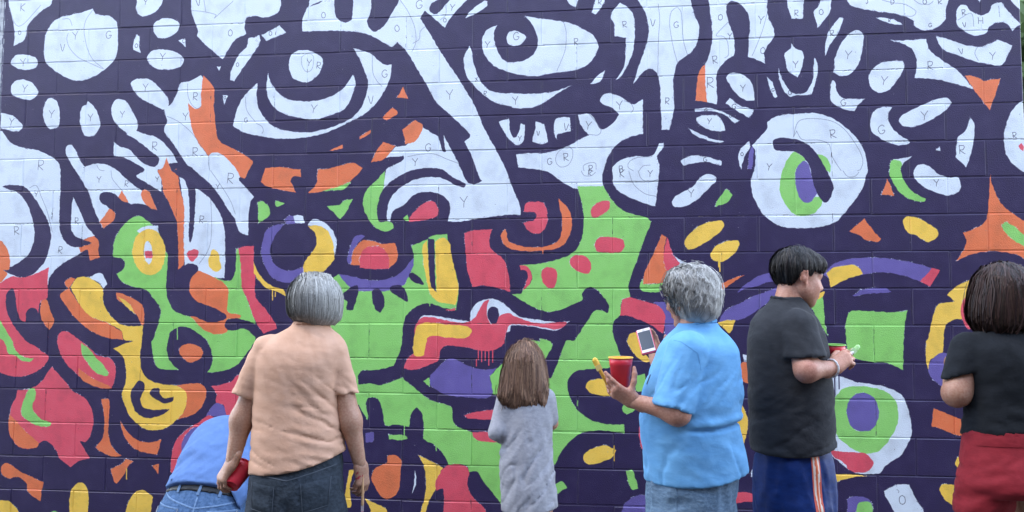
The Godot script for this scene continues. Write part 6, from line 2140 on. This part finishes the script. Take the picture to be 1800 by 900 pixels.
	pf.ripple = func(p: Vector3) -> float:
		return 0.016 * exp(-pow(p.x / 0.012, 2.0)) * smoothstep(0.98, 0.88, p.y) - 0.0076 * ridged(p + Vector3(0, absf(p.x) * 0.5, 0), Vector3(3, 15, 3)) * smoothstep(1.06, 0.98, p.y) - 0.0080 * ridged(p + Vector3(0, absf(p.x) * 0.8, 0), Vector3(2.5, 9, 3)) * smoothstep(0.92, 0.84, p.y)
	var red := woven(Color8(124, 31, 40), Color8(138, 38, 47), 82, 0.02, 3.0, 0.6, 0.75)
	var trousers := part("trousers", Net.new().add(pf, 0.009).commit(), red, t)
	part("waistband", patch(pf, [Vector2(-0.150, 1.072), Vector2(-0.02, 1.076), Vector2(0.15, 1.076)], 0.034, 0.004), red, trousers)
	part("belt_loop", patch(pf, [Vector2(0.052, 1.095), Vector2(0.052, 1.048)], 0.012, 0.008), red, trousers)

	var hair_f := Field.new()
	hair_f.stack([[1.422, -0.006, 0.0, 0.100, 0.075], [1.44, -0.004, 0.0, 0.112, 0.092], [1.48, -0.004, -0.004, 0.119, 0.104], [1.53, -0.004, -0.010, 0.114, 0.112], [1.58, -0.004, -0.014, 0.101, 0.110], [1.62, -0.006, -0.018, 0.084, 0.090], [1.645, -0.006, -0.020, 0.055, 0.06], [1.661, -0.006, -0.020, 0.018, 0.022]], 0.01)
	hair_f.cuts.append(func(p: Vector3) -> float: return -0.09 - p.z)
	hair_f.ripple = func(p: Vector3) -> float: return 0.005 * cloth.get_noise_3d(p.x * 30, p.y * 2.5, p.z * 30) + 0.02 * smoothstep(1.46, 1.42, p.y) * absf(cloth.get_noise_2d(p.x * 20.0, 7.5))
	var dark := [Color(0.026, 0.013, 0.010), Color(0.045, 0.022, 0.017), Color(0.020, 0.011, 0.009), Color(0.048, 0.024, 0.018)]
	var hair := part("hair", Net.new().add(hair_f, 0.008, func(_p: Vector3) -> Color: return Color(0.026, 0.014, 0.011)).commit(), M.hair, t)
	part("strands", strands(hair_f, Vector3(-0.006, 1.54, -0.01), 1300, 0.26, 0.0036, 0.14, 0.004, dark, 12, 1.415), M.hair, hair).set_meta("kind", "stuff")
	shoes(t, Vector3(-0.112, 0, 0.02), Vector3(-0.125, 0, -0.14), Vector3(0.112, 0, 0.02), Vector3(0.125, 0, -0.14), Color8(48, 44, 44))


# ------------------------------------------------------------------ what they hold

func lathe(profile: Array, around := 28) -> ArrayMesh:
	var st := SurfaceTool.new()
	st.begin(Mesh.PRIMITIVE_TRIANGLES)
	for i in profile.size() - 1:
		for k in around:
			var a := TAU * k / around
			var b := TAU * (k + 1) / around
			var p: Vector2 = profile[i]
			var q: Vector2 = profile[i + 1]
			var v := [Vector3(cos(a) * p.x, p.y, sin(a) * p.x), Vector3(cos(b) * p.x, p.y, sin(b) * p.x), Vector3(cos(b) * q.x, q.y, sin(b) * q.x), Vector3(cos(a) * q.x, q.y, sin(a) * q.x)]
			for w in [v[0], v[1], v[2], v[0], v[2], v[3]]:
				st.add_vertex(w)
	st.index()
	st.generate_normals()
	return st.commit()


func along(o: Node3D, who: Node3D, at: Vector3, dir: Vector3) -> void:
	var y := dir.normalized()
	var x := y.cross(Vector3(0.05, 0.1, 1)).normalized()
	o.transform = who.transform * Transform3D(Basis(x, y, x.cross(y)), at)


func held_cup(label: String, who: Node3D, at: Vector3, dir: Vector3, s: float, inside: Color, upright: bool) -> void:
	var c := thing("plastic_cup", label, "cup", Vector3.ZERO, 0.0, "red plastic cups of paint")
	along(c, who, at, dir)
	var h := 0.118 * s
	var rb := 0.032 * s
	var rt := 0.047 * s
	var r := func(t: float) -> float: return lerpf(rb, rt, t)
	part("cup_wall", lathe([Vector2(0.0001, 0.004), Vector2(rb * 0.86, 0.004), Vector2(rb * 0.90, 0.0), Vector2(rb, 0.0), Vector2(r.call(0.12), h * 0.12), Vector2(r.call(0.13) + 0.0012, h * 0.13), Vector2(r.call(0.40), h * 0.40), Vector2(r.call(0.41) + 0.001, h * 0.41), Vector2(r.call(0.72), h * 0.72), Vector2(r.call(0.73) + 0.001, h * 0.73), Vector2(rt, h), Vector2(rt - 0.0016, h), Vector2(r.call(0.5) - 0.0016, h * 0.5), Vector2(rb - 0.0016, 0.006), Vector2(0.0001, 0.006)]), plain(Color8(212, 50, 66), 0.35), c)
	part("rim", lathe([Vector2(rt - 0.001, h - 0.002), Vector2(rt + 0.0022, h - 0.0015), Vector2(rt + 0.0026, h + 0.001), Vector2(rt + 0.001, h + 0.0024), Vector2(rt - 0.0012, h + 0.001)]), plain(inside if upright else Color8(216, 60, 74), 0.4), c)
	if upright:
		part("paint", lathe([Vector2(r.call(0.93) - 0.0018, h * 0.93), Vector2(r.call(0.9) * 0.5, h * 0.932), Vector2(0.0001, h * 0.93)]), plain(inside, 0.25), c)
		part("smear", lathe([Vector2(r.call(0.93) - 0.0022, h * 0.92), Vector2(rt - 0.0024, h * 0.995)]), plain(inside, 0.35), c)


func held_brush(label: String, who: Node3D, at: Vector3, dir: Vector3, long: float, wide: float, color: Color, wood: Color, thin: bool) -> void:
	# «at» is where the fingers hold it; the bristles lie along «dir»
	var b := thing("paint_brush", label, "paintbrush", Vector3.ZERO, 0.0, "paintbrushes in people's hands")
	along(b, who, at, dir)
	var h := Field.new()
	h.cap(Vector3(0, -0.07, 0), Vector3(0, long * 0.28, 0), 0.0045, 0.0062 if thin else 0.0075, 0.004)
	part("handle", Net.new().add(h, 0.004).commit(), plain(wood, 0.5), b)
	var e := BoxMesh.new()
	e.size = Vector3(wide, long * 0.16, wide * 0.55)
	part("ferrule", e, plain(color.lerp(Color8(170, 172, 174), 0.35 if not thin else 0.9), 0.35), b, Vector3(0, long * 0.35, 0))
	var f := Field.new()
	f.cap(Vector3(0, long * 0.45, 0), Vector3(0, long * 0.58, 0), wide * 0.50, wide * 0.46, 0.004, 0.5)
	f.cap(Vector3(wide * 0.2, long * 0.5, 0), Vector3(wide * 0.12, long * 0.62, 0), wide * 0.26, wide * 0.16, 0.004, 0.6)
	f.ripple = func(p: Vector3) -> float: return 0.0012 * cloth.get_noise_3d(p.x * 300, p.y * 40, p.z * 300)
	part("bristles", Net.new().add(f, 0.0026).commit(), plain(color, 0.45), b)


func phone(who: Node3D, at: Vector3) -> void:
	var p := thing("mobile_phone", "mobile phone in a pink and black case in front of the silver-haired woman", "phone")
	var up := Vector3(-0.10, 0.74, -0.66).normalized()
	var right := Vector3(0.90, 0.06, 0.30)
	right = (right - up * right.dot(up)).normalized()
	p.transform = who.transform * Transform3D(Basis(right, up, right.cross(up)), at)
	var f := Field.new()
	slab(f, 0.060, 0.122, 0.0055)
	part("case", Net.new().add(f, 0.0035).commit(), plain(Color8(28, 26, 32), 0.5), p)
	var g := Field.new()
	slab(g, 0.060, 0.122, 0.0035)
	part("bumper", Net.new().add(g, 0.0035).commit(), plain(Color8(222, 82, 108), 0.5), p, Vector3(0, 0, 0.0045))
	for s in [["bezel", 0.050, 0.112, Color8(206, 204, 206), 0.3, 0.0095, 0.0], ["screen", 0.0475, 0.086, Color8(74, 86, 100), 0.12, 0.0105, 0.0]]:
		var b := BoxMesh.new()
		b.size = Vector3(s[1], s[2], 0.001)
		part(s[0], b, plain(s[3], s[4]), p, Vector3(0, s[6], s[5]))
	var k := CylinderMesh.new()
	k.top_radius = 0.0055
	k.bottom_radius = 0.0055
	k.height = 0.001
	var o := part("button", k, plain(Color8(176, 178, 182), 0.3), p, Vector3(0, 0.049, 0.0104))
	o.rotation.x = PI / 2


func slab(f: Field, w: float, h: float, r: float) -> void:
	var x := w / 2 - 0.009
	var y := h / 2 - 0.009
	for s in [[-x, y], [-x * 0.33, y], [x * 0.33, y], [x, y]]:
		f.cap(Vector3(s[0], -y, 0), Vector3(s[0], y, 0), 0.009, 0.009, 0.004, r / 0.009, Vector3.BACK)
